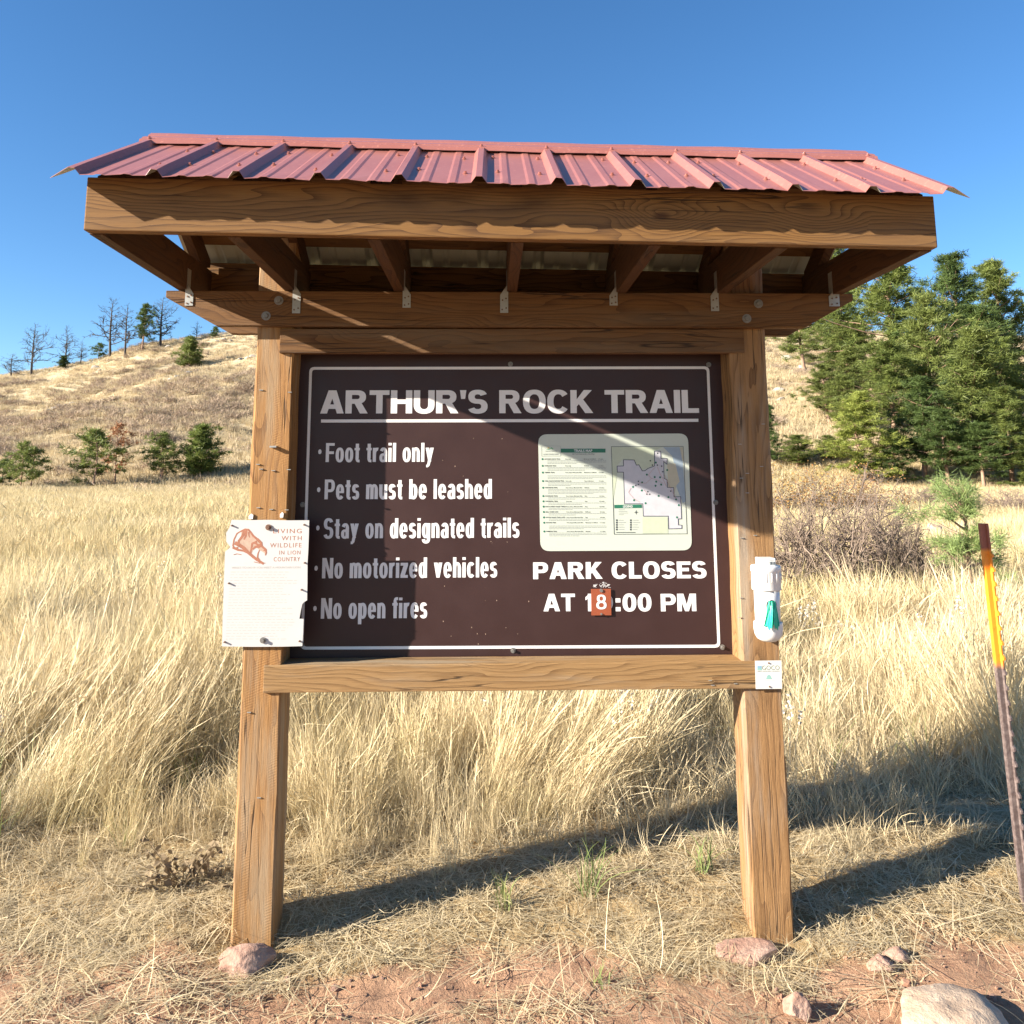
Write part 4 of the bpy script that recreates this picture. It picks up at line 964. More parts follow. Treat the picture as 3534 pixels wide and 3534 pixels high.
while zz > .1 and k_ < 26:
    mb = MB().prism([(-.0105, zz-.008), (-.021, zz-.006), (-.0195, zz+.004), (-.0105, zz+.013)], 'x', .0015, .0105, .001)
    local(mb.build("stud", M_tp, tpost)); zz -= .0535; k_ += 1

# ------------------------------------------------------------ rocks
def rock(name, loc, size, seed, mat, label=None, cat="rock", group=None, rot=0.0, sub=5, amp=.34, flatb=-.5):
    bm = bmesh.new(); bmesh.ops.create_icosphere(bm, subdivisions=sub, radius=.5)
    rr = np.random.default_rng(seed); planes = [(Vector(rr.normal(size=3)).normalized(), rr.uniform(.30, .44)) for _ in range(9)]
    for q in bm.verts:
        for nrm_, d_ in planes:
            e = q.co.dot(nrm_)-d_
            if e > 0: q.co -= nrm_*e*.85
        c = q.co; n_ = float(fbm(c.x*3+seed, c.y*3+c.z*2.3, seed, 4))*amp+float(fbm(c.z*9+c.x*4, c.y*9+seed, seed+3, 3))*amp*.35
        q.co *= 1+n_
    for q in bm.verts: q.co = Vector((q.co.x*size[0], q.co.y*size[1], q.co.z*size[2]))
    me = bpy.data.meshes.new(name); bm.to_mesh(me); bm.free(); me.materials.append(mat)
    for p in me.polygons: p.use_smooth = sub > 3
    o = link(bpy.data.objects.new(name, me)); o.location = loc; o.rotation_euler = (0, 0, rot)
    tag(o, label, cat, group); return o
def ground_px(u, v): 
    d = ray(u*K, v*K)/F_PX; ts = np.linspace(2.2, 7, 6000); P = CAM[None]+d[None]*ts[:, None]
    g = height(P[:, 0], P[:, 1])-P[:, 2]; return P[int(np.argmax(g > 0))]
p = ground_px(462, 1835); rock("rock", (p[0]+.005, p[1]+.02, p[2]+.015), (.20, .14, .12), 12, M_rock, "pinkish block of sandstone wedged at the foot of the left post", rot=.15)
p = ground_px(1800, 1925); rock("boulder", (p[0]-.03, p[1]-.02, p[2]-.008), (.36, .30, .19), 5, M_boulder, "large tan boulder half buried in the dirt at the lower right", "boulder", rot=.3)
p = ground_px(1505, 1915); rock("rock", (p[0], p[1]-.0, p[2]+.02), (.085, .08, .085), 23, M_rock, "fist sized red stone on bare dirt in front of the right post")
p = ground_px(1662, 1828); rock("rock", (p[0], p[1], p[2]+.012), (.10, .08, .065), 31, M_rock, "reddish stone in the dirt behind the tan boulder, left of its pair")
p = ground_px(1690, 1812); rock("rock", (p[0], p[1], p[2]+.012), (.085, .08, .06), 37, M_rock, "reddish stone in the dirt behind the tan boulder, right of its pair")
p = ground_px(1415, 1800); rock("rock", (p[0], p[1]-.01, p[2]+.01), (.26, .13, .07), 41, M_rock, "flat pale red slab of rock in the dirt under the right post")
#@@SMALL_END

# ------------------------------------------------------------ scatter of uncountable stuff
SRC = bpy.data.collections.new("sources")
def src(name, me):
    o = bpy.data.objects.new(name, me); return o
def scatter(name, pts, rots, scales, sources, label=None):
    pts = np.asarray(pts, np.float32); n = len(pts)
    a_, b_, c_ = np.asarray(rots, float).T              # spin about z first, then lean about x and y
    ca, sa, cb, sb, cc, sc_ = np.cos(a_), np.sin(a_), np.cos(b_), np.sin(b_), np.cos(c_), np.sin(c_)
    r00 = cb*cc+sb*sa*sc_; r10 = ca*sc_; r20 = -sb*cc+cb*sa*sc_; r21 = sb*sc_+cb*sa*cc; r22 = cb*ca
    rots = np.stack([np.arctan2(r21, r22), np.arcsin(np.clip(-r20, -1, 1)), np.arctan2(r10, r00)], 1)
    me = bpy.data.meshes.new(name); me.vertices.add(n); me.vertices.foreach_set("co", pts.ravel())
    a = me.attributes.new("rot", 'FLOAT_VECTOR', 'POINT'); a.data.foreach_set("vector", np.asarray(rots, np.float32).ravel())
    a = me.attributes.new("scl", 'FLOAT_VECTOR', 'POINT'); a.data.foreach_set("vector", np.asarray(scales, np.float32).ravel())
    a = me.attributes.new("pick", 'INT', 'POINT'); a.data.foreach_set("value", rng.integers(0, len(sources), n).astype(np.int32))
    o = link(bpy.data.objects.new(name, me))
    col = bpy.data.collections.new(name+"_sources")
    for i, q in enumerate(sources): q.name = "%s_%02d" % (name, i); col.objects.link(q)
    g = bpy.data.node_groups.new(name+"_nodes", 'GeometryNodeTree')
    g.interface.new_socket("Geometry", in_out='INPUT', socket_type='NodeSocketGeometry'); g.interface.new_socket("Geometry", in_out='OUTPUT', socket_type='NodeSocketGeometry')
    gi = g.nodes.new("NodeGroupInput"); go = g.nodes.new("NodeGroupOutput")
    ip = g.nodes.new("GeometryNodeInstanceOnPoints"); ci = g.nodes.new("GeometryNodeCollectionInfo")
    ci.inputs["Collection"].default_value = col; ci.inputs["Separate Children"].default_value = True; ci.inputs["Reset Children"].default_value = True
    def na(nm, dt):
        q = g.nodes.new("GeometryNodeInputNamedAttribute"); q.data_type = dt; q.inputs[0].default_value = nm; return [s_ for s_ in q.outputs if s_.enabled][0]
    L = g.links.new
    L(gi.outputs[0], ip.inputs["Points"]); L(ci.outputs[0], ip.inputs["Instance"]); ip.inputs["Pick Instance"].default_value = True
    L(na("pick", 'INT'), ip.inputs["Instance Index"])
    er = g.nodes.new("FunctionNodeEulerToRotation"); L(na("rot", 'FLOAT_VECTOR'), er.inputs[0]); L(er.outputs[0], ip.inputs["Rotation"])
    L(na("scl", 'FLOAT_VECTOR'), ip.inputs["Scale"]); L(ip.outputs[0], go.inputs[0])
    m = o.modifiers.new("scatter", 'NODES'); m.node_group = g
    tag(o, label, None, None, "stuff"); return o

def blades(n, rad, h0, h1, width, lean, curve, seed, mat, seg=4, heads=.5, head_w=2.2, flatness=0.0):
    rr = np.random.default_rng(seed); V = []; Fq = []; T_ = []
    for k in range(n):
        r_ = rad*math.sqrt(rr.random()); a0 = rr.random()*6.283; bx_, by_ = r_*math.cos(a0), r_*math.sin(a0)
        az = rr.random()*6.283 if rr.random() < .5 else a0; h = rr.uniform(h0, h1)
        ln = rr.normal(0, lean)+.02; cv = abs(rr.normal(0, curve)); d = np.array([math.cos(az), math.sin(az)])
        sa = rr.random()*6.283; sd = np.array([math.cos(sa), math.sin(sa), 0]); hd = rr.random() < heads; tone = rr.random()
        wb = width*rr.uniform(.7, 1.3); base = len(V)
        side = rr.normal(0, .05)
        for j in range(seg+1):
            t_ = j/seg; hor = (ln*t_+cv*t_*t_)*h; up = h*t_*(1-.25*cv*t_)*(1-flatness)+.004
            c = np.array([bx_+d[0]*hor-d[1]*side*t_*h, by_+d[1]*hor+d[0]*side*t_*h, up])
            if flatness: c = np.array([bx_+d[0]*h*(t_-.5), by_+d[1]*h*(t_-.5)+rr.normal(0, .01), max(.003, rr.uniform(.003, .014)*(1-abs(t_-.5)*1.2)+cv*h*t_*.16)])
            wv = wb*(1-.55*t_)
            if hd and j == seg-1: wv = wb*head_w
            if j == seg: wv = wb*.15
            V += [tuple(c-sd*wv/2), tuple(c+sd*wv/2)]; T_ += [min(1, tone*.75+.35*t_)]*2
        for j in range(seg): a = base+2*j; Fq.append((a, a+1, a+3, a+2))
    me = np_mesh("clump", V, Fq, mat); at = me.attributes.new("tone", 'FLOAT', 'POINT'); at.data.foreach_set("value", np.array(T_, np.float32))
    return src("clump", me)

def in_view(x, y, mgn=1.06, extra=1.8):
    dx = x-CAM[0]; d = (y-CAM[1]); return np.abs(dx-.0233*d) < d*.589*mgn+extra
def sample(y0, y1, dens, seed):                      # points per m2 between two depths, within sight
    rr = np.random.default_rng(seed); hw = (y1-CAM[1])*.64+2.2
    n = int((y1-y0)*2*hw*dens); y = rr.uniform(y0, y1, n); x = CAM[0]+rr.uniform(-hw, hw, n)
    k = in_view(x, y); return x[k], y[k]
def place(x, y): return np.stack([x, y, height(x, y)], 1)
def tallfront(x): return .60+fbm(x*.9, x*0+4, 51)*.9+fbm(x*4, x*0+9, 53)*.6+.12*sstep(.2, 1.2, x)+.42*sstep(1.7, 2.1, x)-.2*sstep(2.8, 3.6, x)
def lean_rot(x, y, amp, rr):
    # lodged grass leans in swathes
    lx = fbm(x*.8, y*.8, 61)*2; ly = fbm(x*.8+30, y*.8, 63)*2
    g = np.exp(-((x-1.2)**2+(y-1.0)**2)/.07)*(amp > .6); lx = lx*(1-g)+g*.75/amp; ly = ly*(1-g)-g*.1
    return np.stack([np.clip(-ly*amp+rr.normal(0, .07, len(x)), -1.0, 1.0), np.clip(lx*amp+rr.normal(0, .07, len(x)), -1.0, 1.0), rr.random(len(x))*6.283], 1)
rr = np.random.default_rng(101)
near_src = [blades(40, .08, .22, .56, .0023, .16, .28, 200+i, M_grass, 4, .5, 2.1) for i in range(8)]
x, y = sample(.3, 4.2, 150, 1); f = tallfront(x); k = (y > f) & (vnoise(x*2.1, y*2.1, 71) > .20+.12*(1-sstep(.2, 1.2, y-f))); x, y = x[k], y[k]
k = ~((x > -.12) & (x < DW+.12) & (y < .2)) & ((np.hypot((x-.74)/.75, y-.95) > .16) | (rr.random(len(x)) < .12)); x, y = x[k], y[k]
edge = sstep(-.05, .75, y-tallfront(x)); sc = (.38+.62*edge)*rr.uniform(.7, 1.25, len(x))*(.65+.7*vnoise(x*1.5, y*1.5, 73))*(1+.35*np.exp(-((x-1.2)**2+(y-1.0)**2)/.07))
scatter("tall_grass", place(x, y), lean_rot(x, y, .95, rr), np.stack([sc]*3, 1), near_src, "tall golden dry grass standing across the meadow")
mid_src = [blades(64, .20, .20, .48, .0034, .38, .45, 300+i, M_mgrass, 3, .6, 2.6) for i in range(6)]
x, y = sample(4.0, 14, 34, 2); sc = rr.uniform(.8, 1.2, len(x))*(.8+.4*vnoise(x*.6, y*.6, 74))
scatter("meadow_grass", place(x, y), lean_rot(x, y, .5, rr), np.stack([sc]*3, 1), mid_src)
far_src = [blades(90, .45, .18, .44, .0085, .55, .5, 400+i, M_mgrass, 3, .4, 1.7) for i in range(5)]
x, y = sample(13.5, 54, 7.5, 3); sc = rr.uniform(.8, 1.25, len(x))
scatter("far_meadow_grass", place(x, y), lean_rot(x, y, .4, rr), np.stack([sc]*3, 1), far_src)
# short grass at the edge, straw mat, litter on the dirt
short_src = [blades(16, .06, .08, .24, .0030, .35, .5, 500+i, M_straw, 4, .1, 1.5) for i in range(6)]
x, y = sample(-.15, 2.6, 190, 4); k = (dirtmask(x, y) < .5) & (vnoise(x*3, y*3, 75) > .30); x, y = x[k], y[k]
k = ~((((x > -.02) & (x < PW+.02)) | ((x > DW-PW-.02) & (x < DW+.02))) & (y > -.02) & (y < DP+.02)); x, y = x[k], y[k]
sc = rr.uniform(.5, 1.2, len(x))*(.28+.72*sstep(.15, .8, y))
scatter("short_grass", place(x, y), np.stack([rr.normal(0, .35, len(x)), rr.normal(0, .35, len(x)), rr.random(len(x))*6.283], 1), np.stack([sc]*3, 1), short_src)
straw_src = [blades(22, .10, .09, .26, .0032, 0, .25, 600+i, M_straw, 4, 0, 1, 1.0) for i in range(7)]
x, y = sample(-.75, 2.0, 420, 5)
dm = dirtmask(x, y); pr = np.where(dm < .5, .55+.45*vnoise(x*4, y*4, 76), .0); pr = np.where(dm >= .5, .34*sstep(.35, .7, vnoise(x*2.2, y*2.2, 77))*sstep(-.75, -.1, y)+.03, pr)
k = (rr.random(len(x)) < pr) & ~((((x > -.05) & (x < PW+.05)) | ((x > DW-PW-.05) & (x < DW+.05))) & (y > -.06) & (y < DP)); x, y = x[k], y[k]
sc = rr.uniform(.6, 1.25, len(x))
scatter("trampled_straw", place(x, y)+np.array([0, 0, .002]), np.stack([rr.normal(0, .12, len(x)), rr.normal(0, .12, len(x)), rr.random(len(x))*6.283], 1), np.stack([sc]*3, 1), straw_src, "flattened pale straw lying along the edge of the path")
# single stray stalks on the bare soil
stalk_src = [blades(3, .05, .08, .22, .0026, .2, .9, 650+i, M_straw, 6, 0, 1) for i in range(5)]
x, y = sample(-.75, .3, 34, 6); k = (dirtmask(x, y) > .4); x, y = x[k], y[k]; sc = rr.uniform(.6, 1.2, len(x))
scatter("stray_stalks", place(x, y), np.stack([rr.normal(0, .8, len(x)), rr.normal(0, .8, len(x)), rr.random(len(x))*6.283], 1), np.stack([sc]*3, 1), stalk_src)
# green undergrowth between the dry stems
grn_src = [blades(12, .06, .12, .34, .005, .3, .5, 700+i, M_green, 4, 0, 1) for i in range(4)]
x, y = sample(.5, 6, 26, 7); k = (y > tallfront(x)) & (vnoise(x*1.1, y*1.1, 78) > .5); x, y = x[k], y[k]; sc = rr.uniform(.6, 1.2, len(x))
scatter("green_undergrowth", place(x, y), np.stack([rr.normal(0, .2, len(x)), rr.normal(0, .2, len(x)), rr.random(len(x))*6.283], 1), np.stack([sc]*3, 1), grn_src)
# pale seed heads of last summer's asters
ASTER_H = .62
def aster(seed):
    rr2 = np.random.default_rng(seed); mb = MB()
    for s_ in range(5):
        a = rr2.random()*6.283; l = rr2.uniform(.0, .14); h = rr2.uniform(.32, .52); tip = Vector((l*math.cos(a), l*math.sin(a), h)); mb.cyl((0, 0, 0), tip, .0018, .001, n=3, cap=False)
        for q in range(14):
            p = tip*rr2.uniform(.78, 1.02)+Vector(rr2.normal(0, .012, 3)); e = rr2.uniform(.004, .009); n_ = Vector(rr2.normal(size=3)).normalized(); u_ = n_.orthogonal().normalized()*e; v_ = n_.cross(u_)
            mb.add([p-u_-v_, p+u_-v_, p+u_+v_, p-u_+v_], [(0, 1, 2, 3)])
    me = np_mesh_any("aster", mb.v, mb.f, M_aster); return src("aster", me)
def np_mesh_any(name, V, Fc, mat):
    me = bpy.data.meshes.new(name); me.from_pydata([tuple(map(float, v)) for v in V], [], Fc); me.materials.append(mat); me.update(); return me
x, y = sample(1.0, 8, 3.5, 8); k = vnoise(x*.7, y*.7, 79) > .52; x, y = x[k], y[k]; sc = rr.uniform(.7, 1.05, len(x))
scatter("dry_asters", place(x, y), np.stack([rr.normal(0, .12, len(x)), rr.normal(0, .12, len(x)), rr.random(len(x))*6.283], 1), np.stack([sc]*3, 1), [aster(i) for i in range(4)], "pale fluffy seed heads among the tall dry grass")
# pebbles and clods
def pebble(seed, mat):
    bm = bmesh.new(); bmesh.ops.create_icosphere(bm, subdivisions=2, radius=.5); rr2 = np.random.default_rng(seed)
    for q in bm.verts: q.co = Vector((q.co.x*1.1, q.co.y*.9, q.co.z*.7))*(1+rr2.normal(0, .10))
    me = bpy.data.meshes.new("pebble"); bm.to_mesh(me); bm.free(); me.materials.append(mat); return src("pebble", me)
x, y = sample(-.8, .5, 420, 9); k = (dirtmask(x, y) > rr.random(len(x))*.9+.05) & (vnoise(x*2.5, y*2.5, 80) > .35); x, y = x[k], y[k]
sc = np.minimum(.004+rr.exponential(.0045, len(x)), .035)
M_clod = flat("red_clod", (.36, .19, .12), .95, 0, .2, 30, .3)
P = place(x, y); P[:, 2] += sc*.15
scatter("pebbles", P, rr.random((len(x), 3))*6.283, np.stack([sc, sc, sc], 1), [pebble(1, M_rock), pebble(2, M_rock), pebble(3, M_clod), pebble(4, M_clod)], "small stones and clods on the red dirt")

# ------------------------------------------------------------ countable small plants
def plant_green(name, loc, seed, h, n, label):
    o = blades(n, .035, h*.45, h, .0045, .35, .55, seed, M_green, 5, 0, 1); o.name = name; COL.objects.link(o); o.location = loc; tag(o, label, "weed"); return o
for (u, v, h, n, lb) in ((1112, 1690, .26, 22, "upright green weed with broad blades growing on the post's shadow edge"), (952, 1715, .15, 30, "low tuft of fresh green grass left of the upright green weed"), (1328, 1645, .15, 26, "blue green tuft beside the foot of the right post in shade"), (1130, 1860, .07, 16, "tiny green tuft on the bare red dirt")):
    p = ground_px(u, v); plant_green("green_weed", p, int(u), h, n, lb)
# dead dock-like weed left of the kiosk
def leafy_weed(name, p, seed, label):
    rr2 = np.random.default_rng(seed); mb = MB()
    for s_ in range(26):
        a = rr2.random()*6.283; l = rr2.uniform(.08, .24); tip = Vector((math.cos(a)*l, math.sin(a)*l*.7, rr2.uniform(.03, .17))); mb.cyl((0, 0, 0), tip, .0022, .0012, n=4, cap=False)
        for q in range(7):
            c = tip*rr2.uniform(.35, 1.0); d = Vector(rr2.normal(size=3)).normalized(); w_ = d.orthogonal().normalized()*rr2.uniform(.006, .012); L_ = d*rr2.uniform(.018, .04)
            mb.add([c, c+L_*.5+w_, c+L_+Vector((0, 0, -.006)), c+L_*.5-w_], [(0, 1, 2, 3)])
    o = mb.build(name, leafy(name+"_leaves", (.13, .095, .055), (.27, .20, .12), .15, .8, 30)); o.location = p; tag(o, label, "weed"); return o
p = ground_px(345, 1672); leafy_weed("dead_weed", p, 3, "sprawling dead brown weed with curled leaves left of the left post")
#@@GRASS_END

# ------------------------------------------------------------ trees and shrubs
def tube_chain(V, Fq, pts, radii, n=5):
    b0 = len(V)
    for i, (p, r_) in enumerate(zip(pts, radii)):
        d = (pts[min(i+1, len(pts)-1)]-pts[max(i-1, 0)]); d = d/(np.linalg.norm(d)+1e-9)
        a = np.cross(d, [.31, .77, .55]); a /= np.linalg.norm(a)+1e-9; b = np.cross(d, a)
        for k in range(n): t_ = 2*math.pi*k/n; V.append(p+(a*math.cos(t_)+b*math.sin(t_))*r_)
    for i in range(len(pts)-1):
        for k in range(n): q = b0+i*n; Fq.append((q+k, q+(k+1) % n, q+n+(k+1) % n, q+n+k))
def unit(v): return v/(np.linalg.norm(v)+1e-9)
def pine(seed, base=.18, width=.2, nb=64, per=6, tr_=.036, nn=16, nl=.036, nw=.0075, trunk_r=.016, droop=0.0, lopside=0.0, twig=.0022, trunks=1, bare_top=0):
    r = np.random.default_rng(seed); TV, TF, NV, TN = [], [], [], []
    for tk in range(trunks):
        off = np.array([(tk-(trunks-1)/2)*.16, 0, 0]); hh = 1.0-.1*tk
        bend = r.normal(0, .025, 2)
        def axis_(t_): return np.array([bend[0]*math.sin(t_*3), bend[1]*math.sin(t_*2.4), t_*hh])+off*(1+.2*t_)
        ts = np.linspace(-.04, 1, 9); tube_chain(TV, TF, [axis_(t_) for t_ in ts], [trunk_r*(1-t_*.9)*(1.25 if t_ < .03 else 1) for t_ in ts], 7)
        for i in range(nb//trunks):
            s_ = (i+r.random())/(nb/trunks); t_ = base+(1-base)*s_**.9*.985
            prof = (1-s_)**.62*(.6+.4*min(1, s_*4))+.045
            az = i*2.39996+r.normal(0, .5); L = width*prof*r.uniform(.35, 1.35)*(1+lopside*math.cos(az-1))
            el = R(-8+58*s_+r.normal(0, 9))-droop; d = np.array([math.cos(az)*math.cos(el), math.sin(az)*math.cos(el), math.sin(el)])
            p0 = axis_(t_); n_pts = [p0+d*L*q+np.array([0, 0, .10*L*q*q*2]) for q in (0, .35, .7, 1)]
            tube_chain(TV, TF, n_pts, [twig*(1.6-1.1*q)*(1.4-.7*s_) for q in (0, .35, .7, 1)], 4)
            for j in range(max(2, int(per*(.5+prof)))):
                q = r.uniform(.38, 1.03) if j else 1.0
                side = r.normal(0, .16*L+.006, 3)*np.array([1, 1, .6]); c = p0+d*L*q+np.array([0, 0, .2*L*q*q])+side
                rad_ = tr_*r.uniform(.7, 1.25); od = unit(d+np.array([0, 0, .5])+unit(side+1e-6)*.5)
                D = r.normal(size=(nn, 3)); D /= np.linalg.norm(D, axis=1)[:, None]; D = D+od*.55; D /= np.linalg.norm(D, axis=1)[:, None]
                S_ = np.cross(D, r.normal(size=(nn, 3))); S_ /= np.linalg.norm(S_, axis=1)[:, None]
                B = c+r.normal(0, rad_*.25, (nn, 3)); ln = nl*r.uniform(.6, 1.2, nn)[:, None]*rad_/tr_
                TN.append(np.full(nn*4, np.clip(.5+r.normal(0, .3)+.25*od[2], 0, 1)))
                NV.append(np.stack([B-S_*nw/2, B+S_*nw/2, B+D*ln+S_*nw*.2, B+D*ln-S_*nw*.2], 1).reshape(-1, 3))
    NVa = np.concatenate(NV); return (np.array(TV), np.array(TF)), (NVa, np.arange(len(NVa)).reshape(-1, 4), np.concatenate(TN))
def crown_meshes(nm, P): 
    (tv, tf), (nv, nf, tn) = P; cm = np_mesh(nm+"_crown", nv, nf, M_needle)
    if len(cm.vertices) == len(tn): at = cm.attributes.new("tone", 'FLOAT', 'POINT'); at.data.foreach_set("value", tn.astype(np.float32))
    return np_mesh(nm+"_trunk", tv, tf, M_bark, True), cm
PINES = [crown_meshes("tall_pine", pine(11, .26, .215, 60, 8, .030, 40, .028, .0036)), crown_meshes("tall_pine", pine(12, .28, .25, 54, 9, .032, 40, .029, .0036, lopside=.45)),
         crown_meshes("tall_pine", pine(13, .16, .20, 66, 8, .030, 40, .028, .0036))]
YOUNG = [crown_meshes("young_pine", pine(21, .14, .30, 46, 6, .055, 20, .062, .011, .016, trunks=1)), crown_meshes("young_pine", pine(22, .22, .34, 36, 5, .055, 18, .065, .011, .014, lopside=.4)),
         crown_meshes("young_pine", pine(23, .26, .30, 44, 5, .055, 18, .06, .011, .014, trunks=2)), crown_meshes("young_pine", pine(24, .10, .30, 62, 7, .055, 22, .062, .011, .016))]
def with_mat(me, m):
    q = me.copy(); q.materials.clear(); q.materials.append(m); return q
def tree(name, label, cat, group, loc, H, meshes, wid=1.0, rot=0.0, mat=None, crown="crown"):
    t_ = empty(name, (0, 0, 0), label, cat, group)
    tr, cr = meshes
    for nm, me in (("trunk", tr), (crown, with_mat(cr, mat) if mat else cr)):
        o = bpy.data.objects.new(nm, me); COL.objects.link(o); o.parent = t_
    t_.location = loc; t_.rotation_euler = (0, 0, rot); t_.scale = (H*wid, H*wid, H); return t_
M_dark = leafy("dark_pine_needles", (.045, .076, .024), (.095, .135, .038), .3, .5, 6, None, True)
GP = "pines crowding the right hillside"
forest = [(1588, 702, 463, 150, 1, None, "tall pine with crown tip showing through the roof's right gable"),
 (1702, 775, 474, 235, 1, None, "tallest broad pine of the hillside stand, right of the roof corner"),
 (1812, 790, 488, 180, 0, M_dark, "dark tall pine against the sky, right of the tallest pine"),
 (1908, 775, 499, 165, 2, None, "pine top against the sky at the right edge"),
 (1518, 703, 570, 140, 1, None, "leaning olive pine beside the right beam end, above grey rocks"),
 (1600, 715, 545, 140, 0, None, "hazy pine just behind the round blue green pine"),
 (1641, 735, 605, 165, 2, None, "round blue green pine under the right beam end"),
 (1762, 840, 560, 190, 1, None, "mid slope pine under the dark tall pine, with bare trunk"),
 (1876, 850, 580, 185, 0, M_dark, "shaded pine below the pine top at the right edge"),
 (1690, 850, 650, 160, 0, None, "pine in the middle of the stand behind the yellow green one"),
 (1928, 865, 640, 170, 2, None, "pine cut by the right frame edge, halfway up the slope"),
 (1596, 818, 710, 120, 1, None, "loose pine on the grassy edge left of the yellow green pine"),
 (1566, 800, 690, 105, 0, None, "slender pine left of the loose pine on the grassy edge"),
 (1625, 790, 655, 130, 2, None, "pine filling the gap between the round and the loose pine"),
 (1730, 800, 620, 150, 1, None, "broad olive pine under the tallest pine of the stand"),
 (1800, 865, 680, 160, 2, M_dark, "dark pine in the shade left of the full blue green pine"),
 (1850, 908, 620, 215, 2, None, "full blue green pine in front of the stand at the far right"),
 (1656, 922, 740, 155, 2, M_needleY, "bright yellow green pine in the front row of the stand"),
 (1745, 915, 715, 160, 0, M_dark, "dark pine behind and right of the yellow green pine"),
 (1794, 926, 775, 140, 1, M_dark, "shaded low pine in the front row with dead lower limbs"),
 (1912, 922, 735, 160, 0, None, "front row pine near the right frame edge"),
 (1708, 920, 810, 100, 2, M_dark, "short dark pine right beside the yellow green pine"),
 (1858, 928, 800, 135, 1, M_dark, "short shaded pine at the foot of the full blue green pine"),
 (1940, 930, 815, 130, 2, None, "short pine cut by the right frame edge at the slope foot"),
 (1458, 882, 765, 85, 2, M_dark, "dark slim pine half hidden by the right post"),
 (1502, 888, 822, 95, 0, None, "bushy small pine just right of the right post"),
 (1556, 872, 822, 75, 2, None, "bushy small pine above the grey rocks at the slope foot")]
NAT = (.46, .53, .43)
for i, (u, vb, vt, wpx, var, m_, lb) in enumerate(forest):
    p = hit(u, vb, 20); tp = on_yk(u, vt, p[1]); zb = hz(p[0], p[1]); H = tp[2]-zb+.1
    wd = (wpx/(vb-vt))/NAT[var]
    tree("pine_tree", lb, "pine tree", GP, (p[0], p[1], zb-.1), H, PINES[var], wd, i*1.7, m_)
GL = "young pines along the foot of the left slope"
for (u, vb, vt, wd, var, m_, lb) in ((5, 925, 868, 1.5, 1, M_dark, "dark young pine cut by the left frame edge"), (47, 928, 837, 1.45, 2, None, "open young pine with thin trunk, second from the left frame edge"),
        (173, 925, 813, 1.5, 1, None, "young pine with a low limb sweeping left"), (217, 914, 800, 1.3, 0, M_needleR, "dying young pine with rusty red needles"),
        (304, 911, 820, 1.55, 2, None, "young pine with two trunks"), (376, 902, 806, 1.6, 3, None, "dense dark green young pine nearest the left post")):
    p = hit(u, vb); loc = (p[0], p[1], hz(p[0], p[1])-.03); dist = np.linalg.norm(p-CAM); H = (vb-vt)/1640*p[1]*1.02+.1
    tp = on_yk(u, vt, p[1]); H = tp[2]-loc[2]
    if m_ is M_needleR:
        if "DYING" not in globals(): DYING = crown_meshes("dying_pine", pine(29, .2, .27, 30, 3, .045, 12, .05, .011, .013, twig=.004))
        tree("dying_pine", lb, "pine tree", GL, loc, H, DYING, wd, .5, m_)
    else: tree("young_pine", lb, "pine tree", GL, loc, H, YOUNG[var], wd, u*.13, m_)
p = hit(355, 696); tp = on_yk(357, 637, p[1]); tree("young_pine", "lone small pine on the open left hillside below the ridge", "pine tree", None, (p[0], p[1], hz(p[0], p[1])-.1), tp[2]-hz(p[0], p[1])+.1, YOUNG[3], 1.5, 1.0, None)
# dead and living trees along the ridge
def dead_tree(seed, spread=.26):
    r = np.random.default_rng(seed); V, Fq = [], []
    TV, TF = [], []
    bend = r.normal(0, .03, 2); ax = lambda t_: np.array([bend[0]*math.sin(t_*3.2), bend[1]*math.sin(2.6*t_), t_])
    ts = np.linspace(-.03, 1, 10); tube_chain(TV, TF, [ax(t_) for t_ in ts], [.021*(1-t_)**.8+.002 for t_ in ts], 6)
    def limb(p, d, L, r0, lev):
        pts = [p]; q = d.copy()
        for k in range(4): q = unit(q+r.normal(0, .16, 3)+np.array([0, 0, .10 if lev == 0 else .03])); pts.append(pts[-1]+q*L/4)
        tube_chain(V, Fq, pts, [r0*(1-.2*k) for k in range(5)], 3)
        if lev < 2:
            for k in range(6 if lev == 0 else 4):
                j = r.integers(1, 5); limb(pts[j], unit(unit(pts[j]-pts[j-1])+r.normal(0, .55, 3)), L*r.uniform(.3, .55), r0*.6, lev+1)
    for i in range(30):
        s_ = (i+r.random())/30; t_ = .22+.77*s_; az = i*2.4+r.normal(0, .4); el = R(r.uniform(-18, 30)+25*s_)
        L = spread*(1-s_)**.6*r.uniform(.45, 1.2)+.03; limb(ax(t_), np.array([math.cos(az)*math.cos(el), math.sin(az)*math.cos(el), math.sin(el)]), L, .0095*(1.15-s_), 0)
    return np_mesh("dead_trunk", np.array(TV), np.array(TF), M_deadbark, True), np_mesh("dead_branches", np.array(V), np.array(Fq), M_deadbark)
DEAD = [dead_tree(s_, sp_) for s_, sp_ in ((31, .34), (32, .28), (33, .22), (34, .36))]
GD = "trees standing along the left ridge"
def ridge(u, vb, vt, meshes, nm, lb, wid=1.0, m_=None, crown="branches", cat="dead tree"):
    p = hit(u, vb+4, 60, 149.5); Y = max(p[1], 140.0); b = on_yk(u, vb, Y); z = hz(b[0], Y); tp = on_yk(u, vt, Y)
    tree(nm, lb, cat, GD, (b[0], Y, z-.2), tp[2]-z+.2, meshes, wid, u*.21, m_, crown)
ridge(59, 705, 611, DEAD[0], "dead_tree", "bare burnt tree on the ridge, first full one from the left edge")
ridge(120, 688, 615, DEAD[1], "dead_tree", "bare burnt tree on the ridge with a dark bush at its foot")
ridge(152, 682, 643, DEAD[2], "dead_tree", "smallest bare dead tree on the ridge, between bush and tall snags", 1.2)
